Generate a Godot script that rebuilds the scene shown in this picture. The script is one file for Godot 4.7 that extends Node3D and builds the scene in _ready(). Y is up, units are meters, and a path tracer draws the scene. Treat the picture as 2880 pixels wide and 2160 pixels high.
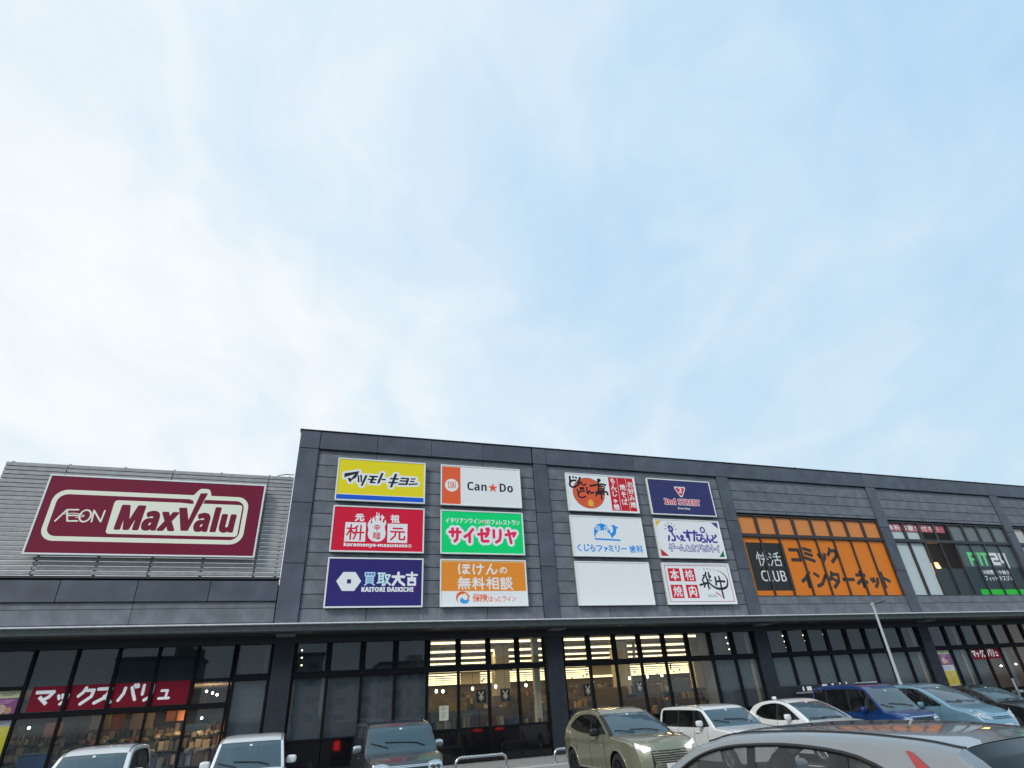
extends Node3D
# A two-storey roadside shopping building seen from its car park, on an overcast evening.
# World: facade in the plane z = 0, facing +z; x along the facade; y up; metres.

const EYE := 1.8
const GLYPHS := {
	"ア": "1218 8818 6048/5036 4868 2692", "イ": "8008 5040 1262/5238 5296", "エ": "1818 8218/5018 5082/0882 9282", "カ": "1032 8632 8060 7490 6090/4406 4040 1092",
	"キ": "1832 8026/1058 8850/4406 6096", "ク": "4006 3030 1050/3620 8420 7856 3094", "ケ": "3006 2636 0858/2628 9428/6228 6060 4096", "コ": "1620 8420 8488/1684 8484",
	"サ": "0630 9430/3008 3058/7008 7050 6680 4894", "シ": "2012 4224/1238 3450/1490 5080 9028", "ス": "1616 8216 5666 1092/5458 9292", "セ": "0842 9232 7256/3608 3882 4690 9088",
	"タ": "4006 3030 1252/3620 8620 7660 3096/3042 7266", "ツ": "1220 2246/4214 5040/8816 8050 4092", "ト": "3406 3496/3436 8460", "ネ": "5004 5018/1622 8222 5050 0874/5050 5096/6252 8868",
	"ハ": "3218 2850 0888/6616 7850 9488", "フ": "1218 8818 8050 3094", "マ": "0818 9218 7444 5060/3046 6680", "ミ": "2010 7824/2440 7654/1470 8490", "ム": "4808 3040 1282 8474/6250 9294",
	"モ": "2016 8016/0846 9246/4616 4680 5490 8688", "ヤ": "0640 9024 7448/3008 5096", "ユ": "2220 7220 6482/0882 9482", "ヨ": "1616 8416 8492/2052 8452/1488 8488",
	"ラ": "2010 8010/1232 8632 7662 3094", "リ": "2210 2260/7808 7850 6880 4094", "ル": "3014 2860 0890/5810 5888 7876 9650", "レ": "2408 2490 5878 9244", "ワ": "1214 1246/1214 8814 8050 3894",
	"ン": "1016 3632/1290 5076 9228", "ー": "0850 9250",
	"え": "3606 6214/2032 7232 1292 4866 6090 9290", "お": "0826 6022/3406 3490 1482 1664 4452 8450 9072 8488 5692/7012 9026", "き": "1622 8016/1442 8634/5204 7860/2668 2688 4894 7890", "く": "7006 2248 7494",
	"け": "1810 1250 2092/4032 9430/7206 7260 5496", "し": "2606 2476 3892 6290 9064", "す": "0624 9422/5404 5460 3864 3446 5440 6056 5694", "そ": "2412 7812 1846 9440 5456 4476 5892 7894", "た": "0622 6020/3404 1094/5042 9040/5068 5086 6492 9490",
	"つ": "0836 5022 9036 8872 4888", "と": "2806 4044/8422 3048 1872 3490 8890", "に": "1610 1050 1892/4626 8824/4466 5486 9084", "の": "5014 4250 2484 1066 2030 5014 8026 9450 8476 6090", "は": "1608 1050 1894/4028 9426/7006 7074 6490 4486 4472 6070 9490",
	"ふ": "3608 6018/5032 3848 6066 5890 3890/1856 0886/7854 9684", "ほ": "1408 0850 1694/4218 9416/4240 9438/6818 6874 6290 4484 4472 6068 9490", "み": "1814 5414 1690 0676 2252 5256 9672/7834 6892", "も": "4204 3470 4694 7290 8660/1630 7030/1454 6854",
	"や": "0646 6022 9236 8458 5460/4806 6022/2620 5096", "ら": "3206 6018/2630 1464 5046 8660 7888 3494", "ん": "5006 0894 3450 5658 5686 7490 9460",
	"元": "2215 7815/0838 9238/3840 3565 1092/6240 6285 7090 9288 9470", "祖": "2506 3016/1024 4424 1258/2845 2895/3250 4462/5612 5690/5612 8812 8890/5638 8838/5662 8862/4590 9990",
	"桝": "2505 2595/0628 4628/2530 0668/2535 4460/6212 5022/5622 5660 4492/8008 8098/4652 9852", "辛": "5004 5016/1518 8518/3224 3838/6824 6238/0842 9242/1662 8462/5042 5098",
	"麺": "2606 2646/0814 4414/1028 4228/0642 4642/2446 0872/1858 4058 1290/2066 4895 9896/5212 9812/7214 6824/5626 5686/5626 9626 9686/5686 9686/6826 6886/8226 8286/6846 8246/6866 8266",
	"買": "1808 8208/1808 1830/8208 8230/3808 3830/6008 6030/1830 8230/2638 7438/2638 2678/7438 7478/2652 7452/2665 7465/2678 7478/3880 1896/6280 8496", "取": "0612 5212/1412 1476/4212 4298/1432 4232/1452 4252/0480 5070/5824 9024 7068 5296/6034 7272 9694",
	"大": "0834 9234/5006 4640 1294/5038 6270 9494", "吉": "1022 9022/5004 5048/2248 7848/2462 7662/2462 2496/7662 7696/2494 7694",
	"無": "2804 1028/2020 9220/0444 9844/2420 2464/4220 4264/6020 6064/7820 7864/0664 9664/1474 0894/3474 3894/5674 6294/7874 9092", "料": "2606 2696/0642 4842/1018 1632/4218 3632/2448 0676/2848 4668/8006 8098/5868 9858/5618 6628/5442 6452",
	"相": "2606 2696/0628 4828/2630 0668/2838 4658/5612 5692/5612 9412 9492/5638 9438/5662 9462/5690 9490", "談": "1012 3612/0426 4226/1040 3640/1054 3654/1068 1094/1068 3668 3694/1094 3694/7004 6630 4848/7030 9648/5610 5222/9008 8422/7050 6674 4496/7074 9896/5456 5068/9054 8268",
	"保": "3004 0848/2030 2098/4412 9012/4412 4442/9012 9042/4442 9042/6842 6898/3658 9858/6660 4090/7060 9890", "険": "0812 0898/0812 3212 1838 3456 1666/6804 4032/6804 9832/5232 8432/4842 8842/4842 4862/8842 8862/4862 8862/6832 6866 4096/6866 9896",
	"亭": "5002 5014/0814 9214/2824 7224/2824 2842/7224 7242/2842 7242/0852 0866/0852 9252 9266/2468 7668/5068 5096 3890", "好": "2204 1048 4486/4030 2678 0694/0430 4830/5612 9012 7034/7234 7292 5688/5048 9848",
	"焼": "1024 1246/4018 3444/2604 2450 0694/2658 4486/7204 7226/5416 9416/5626 5650/8826 8850/4634 9834/4652 9852/6252 5874 4496/7852 7890 9690 9674", "歯": "5004 5034/5018 8018/2214 2234/0634 9634/5038 5078/2648 7448/3042 3652/6842 6452/4658 2676/5458 7476/1644 1692/1692 8492/8444 8492",
	"科": "3806 1016/2612 2698/0634 5034/2636 0674/2838 4864/5814 7026/5638 6850/8204 8298/5078 9866", "本": "0828 9228/5004 5098/4830 0878/5230 9278/3076 7076", "格": "2404 2498/0426 4626/2428 0468/2638 4258/6404 4638/5616 8616 4468/5422 9660/5664 5698/5664 8864 8898/5694 8894",
	"肉": "1420 1498/1420 8620 8690 7690/5004 4840 2858/4844 7056/4860 2680/4864 7278", "快": "2404 2498/1224 0650/3422 4438/5026 8826 8852/4052 9852/6804 6652 4096/6852 9896", "活": "1010 2222/0434 1844/0696 2660/8604 4618/3634 9834/6814 6858/4458 9058/4458 4496/9058 9096/4494 9094",
	"体": "2804 0648/1832 1898/3826 9826/6804 6898/6628 3876/7028 9876/5078 8478", "験": "0810 0860/0810 4410/2610 2658/0826 4226/0842 4242/0860 4460 4490 3690/0668 0688/1868 2084/2868 3280/7004 5032/7004 9832/6030 8230/5640 8640/5640 5660/8640 8660/5660 8660/7030 7066 5096/7066 9896",
	"受": "8004 1812/2220 2832/4818 5230/8016 7032/0836 0850/0836 9236 9250/2254 7854 5078 1496/2654 5080 9496", "付": "3004 0650/1834 1898/3830 9830/7806 7894 6490/4848 5864", "中": "1426 8626/1426 1462/8626 8662/1462 8662/5004 5098",
	"時": "0814 0886/0814 3614 3686/0848 3648/0886 3686/6804 6844/4822 9222/4242 9842/4058 9858/8046 8096 6892/5266 6280", "間": "0806 0898/0806 4406/4406 4440/0822 4422/0838 4438/5606 9406/9406 9498/5606 5640/5622 9422/5638 9438/3050 3090/3050 7250 7290/3068 7268/3088 7288",
	"年": "3004 1036/2218 8618/2842 8242/2842 2866/0466 9666/5418 5498", "休": "2804 0648/1832 1898/3830 9830/6804 6898/6632 3884/7032 9884", "！": "5006 5064/5086 5090",
}
const SMALL := {"ッ": "ツ", "ェ": "エ", "ァ": "ア", "ュ": "ユ", "ィ": "イ", "ゃ": "や", "ぇ": "え", "っ": "つ"}
const VOICED := {"バ": "ハ", "ゼ": "セ", "ゲ": "ケ", "ジ": "シ", "ど": "と", "ば": "は", "じ": "し"}
const HALF := {"プ": "フ"}

var rng := RandomNumberGenerator.new()
var taken := {}
var mats := {}
var fonts := {}


# ---------------------------------------------------------------- flat print: a canvas that fills polygons by spans
class Canvas:
	var img: Image
	var w: int
	var h: int

	func _init(width: int, height: int, col: Color) -> void:
		w = width
		h = height
		img = Image.create(w, h, false, Image.FORMAT_RGBA8)
		img.fill(col)

	func rect(x: float, y: float, ww: float, hh: float, col: Color) -> void:
		img.fill_rect(Rect2i(roundi(x), roundi(y), maxi(1, roundi(ww)), maxi(1, roundi(hh))), col)

	func poly(p: PackedVector2Array, col: Color, grow := 0.0) -> void:
		var lo := INF
		var hi := -INF
		for q in p:
			lo = minf(lo, q.y)
			hi = maxf(hi, q.y)
		var n := p.size()
		for y in range(maxi(0, floori(lo)), mini(h - 1, ceili(hi)) + 1):
			var fy := y + 0.5
			var xs := PackedFloat32Array()
			for i in n:
				var a := p[i]
				var b := p[(i + 1) % n]
				if (a.y <= fy) != (b.y <= fy):
					xs.append(a.x + (fy - a.y) * (b.x - a.x) / (b.y - a.y))
			xs.sort()
			for k in range(0, xs.size() - 1, 2):
				var x0 := maxi(0, roundi(xs[k] - grow))
				var x1 := mini(w, roundi(xs[k + 1] + grow))
				if x1 > x0:
					img.fill_rect(Rect2i(x0, y, x1 - x0, 1), col)

	func disc(c: Vector2, r: float, col: Color, rx := 1.0) -> void:
		for y in range(maxi(0, floori(c.y - r)), mini(h - 1, ceili(c.y + r)) + 1):
			var d := r * r - (y + 0.5 - c.y) ** 2
			if d > 0.0:
				var e := sqrt(d) * rx
				var x0 := maxi(0, roundi(c.x - e))
				var x1 := mini(w, roundi(c.x + e))
				if x1 > x0:
					img.fill_rect(Rect2i(x0, y, x1 - x0, 1), col)

	func stroke(p: PackedVector2Array, width: float, col: Color, flat := false) -> void:
		for i in p.size() - 1:
			var d := p[i + 1] - p[i]
			if d.length() < 0.01:
				continue
			d = d.normalized()
			var n := Vector2(-d.y, d.x) * width * 0.5
			var e := d * width * 0.3 if flat else Vector2.ZERO
			poly(PackedVector2Array([p[i] + n - e, p[i + 1] + n + e, p[i + 1] - n + e, p[i] - n - e]), col)
		if not flat:
			for q in p:
				disc(q, width * 0.5, col)

	func round_rect(x: float, y: float, ww: float, hh: float, r: float, col: Color, skew := 0.0) -> void:
		var p := PackedVector2Array()
		for k in 4:
			var c := Vector2(x + (ww - r if k in [0, 3] else r), y + (hh - r if k in [0, 1] else r))
			for a in 9:
				var t := (k + a / 8.0) * PI / 2.0
				var q := c + Vector2(cos(t), sin(t)) * r
				p.append(q + Vector2(skew * (y + hh - q.y), 0))
		poly(p, col)


func parse_glyph(s: String) -> Array:
	var out := []
	for part in s.split("/"):
		var p := PackedVector2Array()
		for t in part.split(" "):
			p.append(Vector2(t.substr(0, 2).to_float(), t.substr(2, 2).to_float()) / 100.0)
		out.append(p)
	return out


func glyph(ch: String) -> Array:
	var sub := Vector2(1, 1)
	var off := Vector2.ZERO
	var base := ch
	var extra := ""
	if SMALL.has(ch):
		base = SMALL[ch]
		sub = Vector2(0.68, 0.68)
		off = Vector2(0.12, 0.32)
	elif VOICED.has(ch):
		base = VOICED[ch]
		extra = "8002 8814/9400 9912"
	elif HALF.has(ch):
		base = HALF[ch]
		extra = "9406 9910 9614 9110 9406"
	if not GLYPHS.has(base):
		return []
	var out := []
	for p in parse_glyph(GLYPHS[base]):
		var q := PackedVector2Array()
		for v in p:
			q.append(v * sub + off)
		out.append(q)
	if extra:
		out.append_array(parse_glyph(extra))
	return out


func smooth(p: PackedVector2Array) -> PackedVector2Array:
	if p.size() < 3:
		return p
	var out := PackedVector2Array()
	for i in p.size() - 1:
		var a := p[maxi(0, i - 1)]
		var d := p[mini(p.size() - 1, i + 2)]
		for k in 4:
			out.append(p[i].cubic_interpolate(p[i + 1], a, d, k / 4.0))
	out.append(p[p.size() - 1])
	return out


func kana(cv: Canvas, text: String, x: float, y: float, w: float, h: float, step: float, wd: float, col: Color, skew := 0.0, outline := 0.0, ocol := Color.WHITE, vertical := false, soft := false, flat := false) -> void:
	# characters of size w by h, each `step` further on; an outline is drawn first, wider and in its own colour
	for pass_ in (2 if outline > 0.0 else 1):
		var drawing := outline > 0.0 and pass_ == 0
		var at := Vector2(x, y)
		for ch in text:
			for p in glyph(ch):
				var q := PackedVector2Array()
				for v in (smooth(p) if soft else p):
					q.append(at + Vector2(v.x * w + skew * (1.0 - v.y) * h, v.y * h))
				cv.stroke(q, wd + outline * 2.0 if drawing else wd, ocol if drawing else col, flat and not drawing)
			at += Vector2(0, step) if vertical else Vector2(step * (0.8 if SMALL.has(ch) else 1.0), 0)


func font(called: String, bold: bool) -> Font:
	var key := called + str(bold)
	if not fonts.has(key):
		var f := SystemFont.new()
		f.font_names = PackedStringArray([called])
		f.font_weight = 700 if bold else 400
		fonts[key] = f
	return fonts[key]


func latin(cv: Canvas, text: String, x: float, y: float, w: float, h: float, col: Color, bold := true, skew := 0.0, grow := 0.0, family := "Droid Sans") -> void:
	# fits the text's outlines into the box x, y, w, h
	var tm := TextMesh.new()
	tm.text = text
	tm.font = font(family, bold)
	tm.font_size = 64
	tm.depth = 0.0
	tm.pixel_size = 0.01
	var arr := tm.get_mesh_arrays()
	var v: PackedVector3Array = arr[Mesh.ARRAY_VERTEX]
	var ix: PackedInt32Array = arr[Mesh.ARRAY_INDEX] if arr[Mesh.ARRAY_INDEX] != null else PackedInt32Array(range(v.size()))
	if v.is_empty():
		return
	var lo := Vector2(INF, INF)
	var hi := -lo
	for q in v:
		lo = lo.min(Vector2(q.x, -q.y))
		hi = hi.max(Vector2(q.x, -q.y))
	var k := Vector2(w, h) / (hi - lo)
	for i in range(0, ix.size() - 2, 3):
		var p := PackedVector2Array()
		for j in 3:
			var q := v[ix[i + j]]
			var s := (Vector2(q.x, -q.y) - lo) * k
			p.append(Vector2(x + s.x + skew * (h - s.y), y + s.y))
		if grow > 0.0:
			var c := (p[0] + p[1] + p[2]) / 3.0
			for d in [Vector2(1, 0), Vector2(-1, 0), Vector2(0, 1), Vector2(0, -1), Vector2(.7, .7), Vector2(-.7, .7), Vector2(.7, -.7), Vector2(-.7, -.7)]:
				cv.poly(PackedVector2Array([p[0] + d * grow, p[1] + d * grow, p[2] + d * grow]), col, 0.4)
		else:
			cv.poly(p, col, 0.35)


# ---------------------------------------------------------------- meshes
class MB:
	var v := PackedVector3Array()
	var n := PackedVector3Array()
	var uv := PackedVector2Array()
	var col := PackedColorArray()
	var tint := Color.WHITE
	var use_tint := false

	func tri(a: Vector3, b: Vector3, c: Vector3, na: Vector3, nb: Vector3, nc: Vector3, ua := Vector2.ZERO, ub := Vector2.ZERO, uc := Vector2.ZERO) -> void:
		# clockwise seen along the normal's tip
		if (c - a).cross(b - a).dot(na + nb + nc) < 0.0:
			v.append_array([a, c, b])
			n.append_array([na, nc, nb])
			uv.append_array([ua, uc, ub])
		else:
			v.append_array([a, b, c])
			n.append_array([na, nb, nc])
			uv.append_array([ua, ub, uc])
		if use_tint:
			col.append_array([tint, tint, tint])

	func quad(a: Vector3, b: Vector3, c: Vector3, d: Vector3, out: Vector3) -> void:
		# a, b, c, d run round the quad; uv from a = (0, 0) over b = (1, 0) to c = (1, 1)
		var m := (c - a).cross(b - d).normalized()
		if m.dot(out) < 0.0:
			m = -m
		tri(a, b, c, m, m, m, Vector2(0, 0), Vector2(1, 0), Vector2(1, 1))
		tri(a, c, d, m, m, m, Vector2(0, 0), Vector2(1, 1), Vector2(0, 1))

	func box(c: Vector3, s: Vector3, bevel := 0.0, basis := Basis.IDENTITY) -> void:
		var h := s * 0.5
		var b := minf(bevel, minf(h.x, minf(h.y, h.z)) * 0.9)
		for ax in 3:
			for sg in [-1.0, 1.0]:
				var nn := Vector3.ZERO
				nn[ax] = sg
				var u := (ax + 1) % 3
				var w := (ax + 2) % 3
				var p := []
				for k in [[-1, 1], [1, 1], [1, -1], [-1, -1]]:
					var q := Vector3.ZERO
					q[ax] = sg * h[ax]
					q[u] = k[0] * (h[u] - b)
					q[w] = k[1] * (h[w] - b)
					p.append(c + basis * q)
				quad(p[0], p[1], p[2], p[3], basis * nn)
		if b <= 0.0:
			return
		for ax in 3:
			var u := (ax + 1) % 3
			var w := (ax + 2) % 3
			for su in [-1.0, 1.0]:
				for sw in [-1.0, 1.0]:
					var nn := Vector3.ZERO
					nn[u] = su
					nn[w] = sw
					var p := []
					for k in [[-1, 0], [1, 0], [1, 1], [-1, 1]]:
						var q := Vector3.ZERO
						q[ax] = k[0] * (h[ax] - b)
						q[u] = su * (h[u] if k[1] == 0 else h[u] - b)
						q[w] = sw * (h[w] - b if k[1] == 0 else h[w])
						p.append(c + basis * q)
					quad(p[0], p[1], p[2], p[3], basis * nn)
		for sx in [-1.0, 1.0]:
			for sy in [-1.0, 1.0]:
				for sz in [-1.0, 1.0]:
					var m: Vector3 = (basis * Vector3(sx, sy, sz)).normalized()
					tri(c + basis * Vector3(sx * h.x, sy * (h.y - b), sz * (h.z - b)), c + basis * Vector3(sx * (h.x - b), sy * h.y, sz * (h.z - b)), c + basis * Vector3(sx * (h.x - b), sy * (h.y - b), sz * h.z), m, m, m)

	func tube(p: Array, r: float, sides := 10, r_end := -1.0) -> void:
		var rings := []
		var dirs := []
		var side := Vector3.ZERO
		for i in p.size():
			var d: Vector3 = (p[mini(i + 1, p.size() - 1)] - p[maxi(i - 1, 0)]).normalized()
			if side == Vector3.ZERO:
				side = d.cross(Vector3.UP if absf(d.y) < 0.9 else Vector3.RIGHT).normalized()
			side = (side - d * side.dot(d)).normalized()
			var up := d.cross(side)
			var rr := r if r_end < 0.0 else lerpf(r, r_end, i / float(p.size() - 1))
			var ring := []
			var dir := []
			for k in sides + 1:
				var a := TAU * k / sides
				var nn := side * cos(a) + up * sin(a)
				ring.append(p[i] + nn * rr)
				dir.append(nn)
			rings.append(ring)
			dirs.append(dir)
		for i in p.size() - 1:
			for k in sides:
				tri(rings[i][k], rings[i][k + 1], rings[i + 1][k + 1], dirs[i][k], dirs[i][k + 1], dirs[i + 1][k + 1])
				tri(rings[i][k], rings[i + 1][k + 1], rings[i + 1][k], dirs[i][k], dirs[i + 1][k + 1], dirs[i + 1][k])
		for e in [0, p.size() - 1]:
			var d: Vector3 = (p[1] - p[0]).normalized() * -1.0 if e == 0 else (p[e] - p[e - 1]).normalized()
			for k in sides:
				tri(p[e], rings[e][k], rings[e][k + 1], d, d, d)

	func grid(g: Array, inside: Vector3, flat := false) -> void:
		# g: rows of points; smooth normals that point away from `inside`
		var R := g.size()
		var C: int = g[0].size()
		var nn := []
		var sum := 0.0
		for i in R:
			var row := PackedVector3Array()
			for j in C:
				var du: Vector3 = g[mini(i + 1, R - 1)][j] - g[maxi(i - 1, 0)][j]
				var dv: Vector3 = g[i][mini(j + 1, C - 1)] - g[i][maxi(j - 1, 0)]
				var m := du.cross(dv)
				if m.length_squared() < 1e-14:
					m = Vector3.UP * 1e-6
				m = m.normalized()
				row.append(m)
				sum += m.dot((g[i][j] - inside).normalized())
			nn.append(row)
		var sg := 1.0 if sum >= 0.0 else -1.0
		for i in R - 1:
			for j in C - 1:
				var a: Vector3 = g[i][j]
				var b: Vector3 = g[i][j + 1]
				var c: Vector3 = g[i + 1][j + 1]
				var d: Vector3 = g[i + 1][j]
				if flat:
					quad(a, b, c, d, (nn[i][j] + nn[i + 1][j + 1]) * sg)
				else:
					if (b - a).length_squared() > 1e-12 or (c - b).length_squared() > 1e-12:
						tri(a, b, c, nn[i][j] * sg, nn[i][j + 1] * sg, nn[i + 1][j + 1] * sg)
					tri(a, c, d, nn[i][j] * sg, nn[i + 1][j + 1] * sg, nn[i + 1][j] * sg)

	func blob(c: Vector3, s: Vector3, e := 1.0, basis := Basis.IDENTITY, nu := 14, nv := 9) -> void:
		# a superellipsoid: e = 1 an ellipsoid, smaller is boxier
		var g := []
		for i in nv + 1:
			var la := PI * (i / float(nv) - 0.5)
			var row := PackedVector3Array()
			for j in nu + 1:
				var lo := TAU * j / nu
				var q := Vector3(pw(cos(la), e) * pw(cos(lo), e), pw(sin(la), e), pw(cos(la), e) * pw(sin(lo), e))
				row.append(c + basis * (q * s * 0.5))
			g.append(row)
		grid(g, c)

	static func pw(x: float, e: float) -> float:
		return signf(x) * absf(x) ** e

	func lathe(prof: Array, origin: Vector3, axis: Vector3, sides := 20) -> void:
		# prof: [radius, height along the axis]
		var u := axis.cross(Vector3.UP if absf(axis.y) < 0.9 else Vector3.RIGHT).normalized()
		var w := axis.cross(u)
		for i in prof.size() - 1:
			var a: Array = prof[i]
			var b: Array = prof[i + 1]
			var t := Vector2(b[0] - a[0], b[1] - a[1]).normalized()
			for k in sides:
				var p := []
				var nn := []
				for j in [k, k + 1]:
					var d := u * cos(TAU * j / sides) + w * sin(TAU * j / sides)
					nn.append((d * t.y - axis * t.x).normalized())
					p.append([origin + d * a[0] + axis * a[1], origin + d * b[0] + axis * b[1]])
				tri(p[0][0], p[1][0], p[1][1], nn[0], nn[1], nn[1])
				tri(p[0][0], p[1][1], p[0][1], nn[0], nn[1], nn[0])

	func mesh() -> ArrayMesh:
		var a := []
		a.resize(Mesh.ARRAY_MAX)
		a[Mesh.ARRAY_VERTEX] = v
		a[Mesh.ARRAY_NORMAL] = n
		a[Mesh.ARRAY_TEX_UV] = uv
		if use_tint:
			a[Mesh.ARRAY_COLOR] = col
		var m := ArrayMesh.new()
		m.add_surface_from_arrays(Mesh.PRIMITIVE_TRIANGLES, a)
		return m


# ---------------------------------------------------------------- nodes
func numbered(called: String) -> String:
	taken[called] = taken.get(called, -1) + 1
	return called if taken[called] == 0 else "%s_%03d" % [called, taken[called]]


func tag(o: Node3D, label: String, category: String, group := "") -> Node3D:
	o.set_meta("label", label)
	o.set_meta("category", category)
	if group:
		o.set_meta("group", group)
	return o


func thing(called: String, label: String, category: String, at := Vector3.ZERO, turn := 0.0, group := "") -> Node3D:
	var o := Node3D.new()
	o.name = numbered(called)
	add_child(o)
	o.position = at
	o.rotation_degrees.y = turn
	return tag(o, label, category, group)


func part(parent: Node, called: String, m: Mesh, material: Material, at := Vector3.ZERO) -> MeshInstance3D:
	var o := MeshInstance3D.new()
	o.name = called
	o.mesh = m
	o.material_override = material
	parent.add_child(o, true)
	o.position = at
	return o


func node(parent: Node, called: String) -> Node3D:
	var o := Node3D.new()
	o.name = called
	parent.add_child(o, true)
	return o


func struct(called: String, m: Mesh, material: Material) -> MeshInstance3D:
	var o := part(self, called, m, material)
	o.set_meta("kind", "structure")
	return o


func boxm(s: Vector3, bevel := 0.0) -> ArrayMesh:
	var b := MB.new()
	b.box(Vector3.ZERO, s, bevel)
	return b.mesh()


func mat(called: String, lin: Color, rough := 0.6, metal := 0.0, coat := 0.0) -> StandardMaterial3D:
	# a real-world base colour (linear values)
	if mats.has(called):
		return mats[called]
	var m := StandardMaterial3D.new()
	m.resource_name = called
	m.albedo_color = Color(lin.r, lin.g, lin.b).linear_to_srgb()
	m.roughness = rough
	m.metallic = metal
	if coat > 0.0:
		m.clearcoat_enabled = true
		m.clearcoat = coat
		m.clearcoat_roughness = 0.04
	mats[called] = m
	return m


func grainy(m: StandardMaterial3D, freq: float, low: float, scale: float, seed_ := 1, bump := 0.0) -> StandardMaterial3D:
	# fine and coarse mottling of the base colour, laid on in world space
	var nt := NoiseTexture2D.new()
	var fn := FastNoiseLite.new()
	fn.seed = seed_
	fn.noise_type = FastNoiseLite.TYPE_SIMPLEX_SMOOTH
	fn.frequency = freq
	fn.fractal_octaves = 5
	nt.noise = fn
	nt.width = 512
	nt.height = 512
	nt.seamless = true
	var g := Gradient.new()
	g.set_color(0, Color(low, low, low))
	g.set_color(1, Color(1, 1, 1))
	nt.color_ramp = g
	m.albedo_texture = nt
	m.uv1_triplanar = true
	m.uv1_world_triplanar = true
	m.uv1_scale = Vector3.ONE * scale
	if bump > 0.0:
		var bt := NoiseTexture2D.new()
		bt.noise = fn
		bt.width = 512
		bt.height = 512
		bt.seamless = true
		m.heightmap_enabled = true
		m.heightmap_texture = bt
		m.heightmap_scale = bump
	return m


func glow(called: String, col: Color, energy: float) -> StandardMaterial3D:
	if mats.has(called):
		return mats[called]
	var m := mat(called, Color(0.8, 0.8, 0.8), 0.4)
	m.emission_enabled = true
	m.emission = col
	m.emission_energy_multiplier = energy
	return m


func glass(called: String, lin: Color, alpha: float, rough := 0.02) -> StandardMaterial3D:
	if mats.has(called):
		return mats[called]
	var m := mat(called, lin, rough)
	m.transparency = BaseMaterial3D.TRANSPARENCY_ALPHA
	m.albedo_color.a = alpha
	return m


func printed(cv: Canvas, rough := 0.35) -> StandardMaterial3D:
	var m := StandardMaterial3D.new()
	m.albedo_texture = ImageTexture.create_from_image(cv.img)
	m.roughness = rough
	m.metallic_specular = 0.3
	m.texture_repeat = false
	return m


func ink(r: int, g: int, b: int) -> Color:
	# printing ink: this sRGB colour divided by the estimated light on the facade
	var c := Color8(r, g, b).srgb_to_linear() * (1.0 / 0.72)
	return Color(minf(c.r, 0.86), minf(c.g, 0.86), minf(c.b, 0.86)).linear_to_srgb()


func facing_quad(w: float, h: float) -> ArrayMesh:
	# centred on the origin, facing +z, uv from the top left
	var b := MB.new()
	b.quad(Vector3(-w / 2, h / 2, 0), Vector3(w / 2, h / 2, 0), Vector3(w / 2, -h / 2, 0), Vector3(-w / 2, -h / 2, 0), Vector3(0, 0, 1))
	return b.mesh()


# ---------------------------------------------------------------- what is printed on the signs
func shapes(s: String) -> Array:
	var out := []
	for one in s.split("/"):
		var p := PackedVector2Array()
		for t in one.split(" "):
			var c := t.split(",")
			p.append(Vector2(c[0].to_float(), c[1].to_float()))
		out.append(p)
	return out


func star(cv: Canvas, c: Vector2, r: float, col: Color) -> void:
	var p := PackedVector2Array()
	for k in 10:
		p.append(c + Vector2(sin(TAU * k / 10), -cos(TAU * k / 10)) * (r if k % 2 == 0 else r * 0.42))
	cv.poly(p, col)


func print_drugstore() -> Canvas:
	var cv := Canvas.new(720, 360, ink(216, 190, 32))
	cv.rect(0, 318, 720, 42, ink(28, 82, 178))
	cv.rect(0, 312, 720, 6, ink(235, 235, 225))
	var letters := shapes("48,130 169,102 144,165 108,190 111,205 93,206 77,170 99,169 105,178 134,132 49,168/155,138 167,138 177,204 162,205/176,137 191,136 198,201 186,202/218,137 239,138 204,235 187,236/249,138 328,137 324,151 254,153/242,168 317,167 312,180 239,179/276,150 296,151 282,193 309,194 306,208 257,206 261,190/351,108 371,108 339,207 319,207/357,161 393,161 388,175 353,174/465,109 488,109 448,236 428,236/429,148 505,148 499,163 426,162/416,184 496,183 491,197 413,199/517,139 593,140 576,207 497,208 502,192 561,192 564,178 508,178 511,164 568,163 570,153 515,153/607,140 648,140 643,152 603,153/600,164 639,164 635,177 595,177/587,193 668,183 664,198 584,206")
	for p in letters:
		var q: PackedVector2Array = p.duplicate()
		q.append(q[0])
		cv.stroke(q, 36, ink(222, 222, 215))
		cv.poly(p, ink(222, 222, 215))
	for p in letters:
		cv.poly(p, ink(34, 36, 42))
	return cv


func print_noodles() -> Canvas:
	var red := ink(190, 24, 52)
	var white := ink(235, 240, 245)
	var cv := Canvas.new(720, 360, red)
	for p in shapes("277,185 270,158 267,142 276,115 290,98 286,83 295,90 296,108 288,124 298,136 303,126 300,102 313,68 316,86 326,101 329,117 334,105 323,77 333,55 330,33 342,45 337,63 349,63 348,45 355,36 356,54 363,72 357,100 367,112 376,100 367,72 381,51 387,67 401,75 391,91 384,115 394,125 403,111 404,95 415,110 414,134 405,158 409,181 417,212 409,251 384,277 347,285 310,278 282,254 273,224/93,128 255,127 257,287 94,287/428,129 591,128 592,289 431,289"):
		cv.poly(p, white)
	kana(cv, "元", 164, 52, 72, 66, 0, 13, white)
	kana(cv, "祖", 446, 52, 74, 68, 0, 11, white)
	kana(cv, "桝", 104, 142, 140, 134, 0, 13, red)
	kana(cv, "元", 446, 150, 132, 124, 0, 14, red)
	kana(cv, "辛", 314, 140, 60, 56, 0, 6, red)
	kana(cv, "麺", 312, 204, 62, 58, 0, 5, red)
	latin(cv, "karamenya-masumoto", 96, 295, 500, 38, white, true, 0.0, 1.2)
	cv.disc(Vector2(616, 312), 14, white)
	cv.disc(Vector2(616, 312), 10, red)
	latin(cv, "R", 612, 306, 8, 12, white)
	return cv


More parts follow.
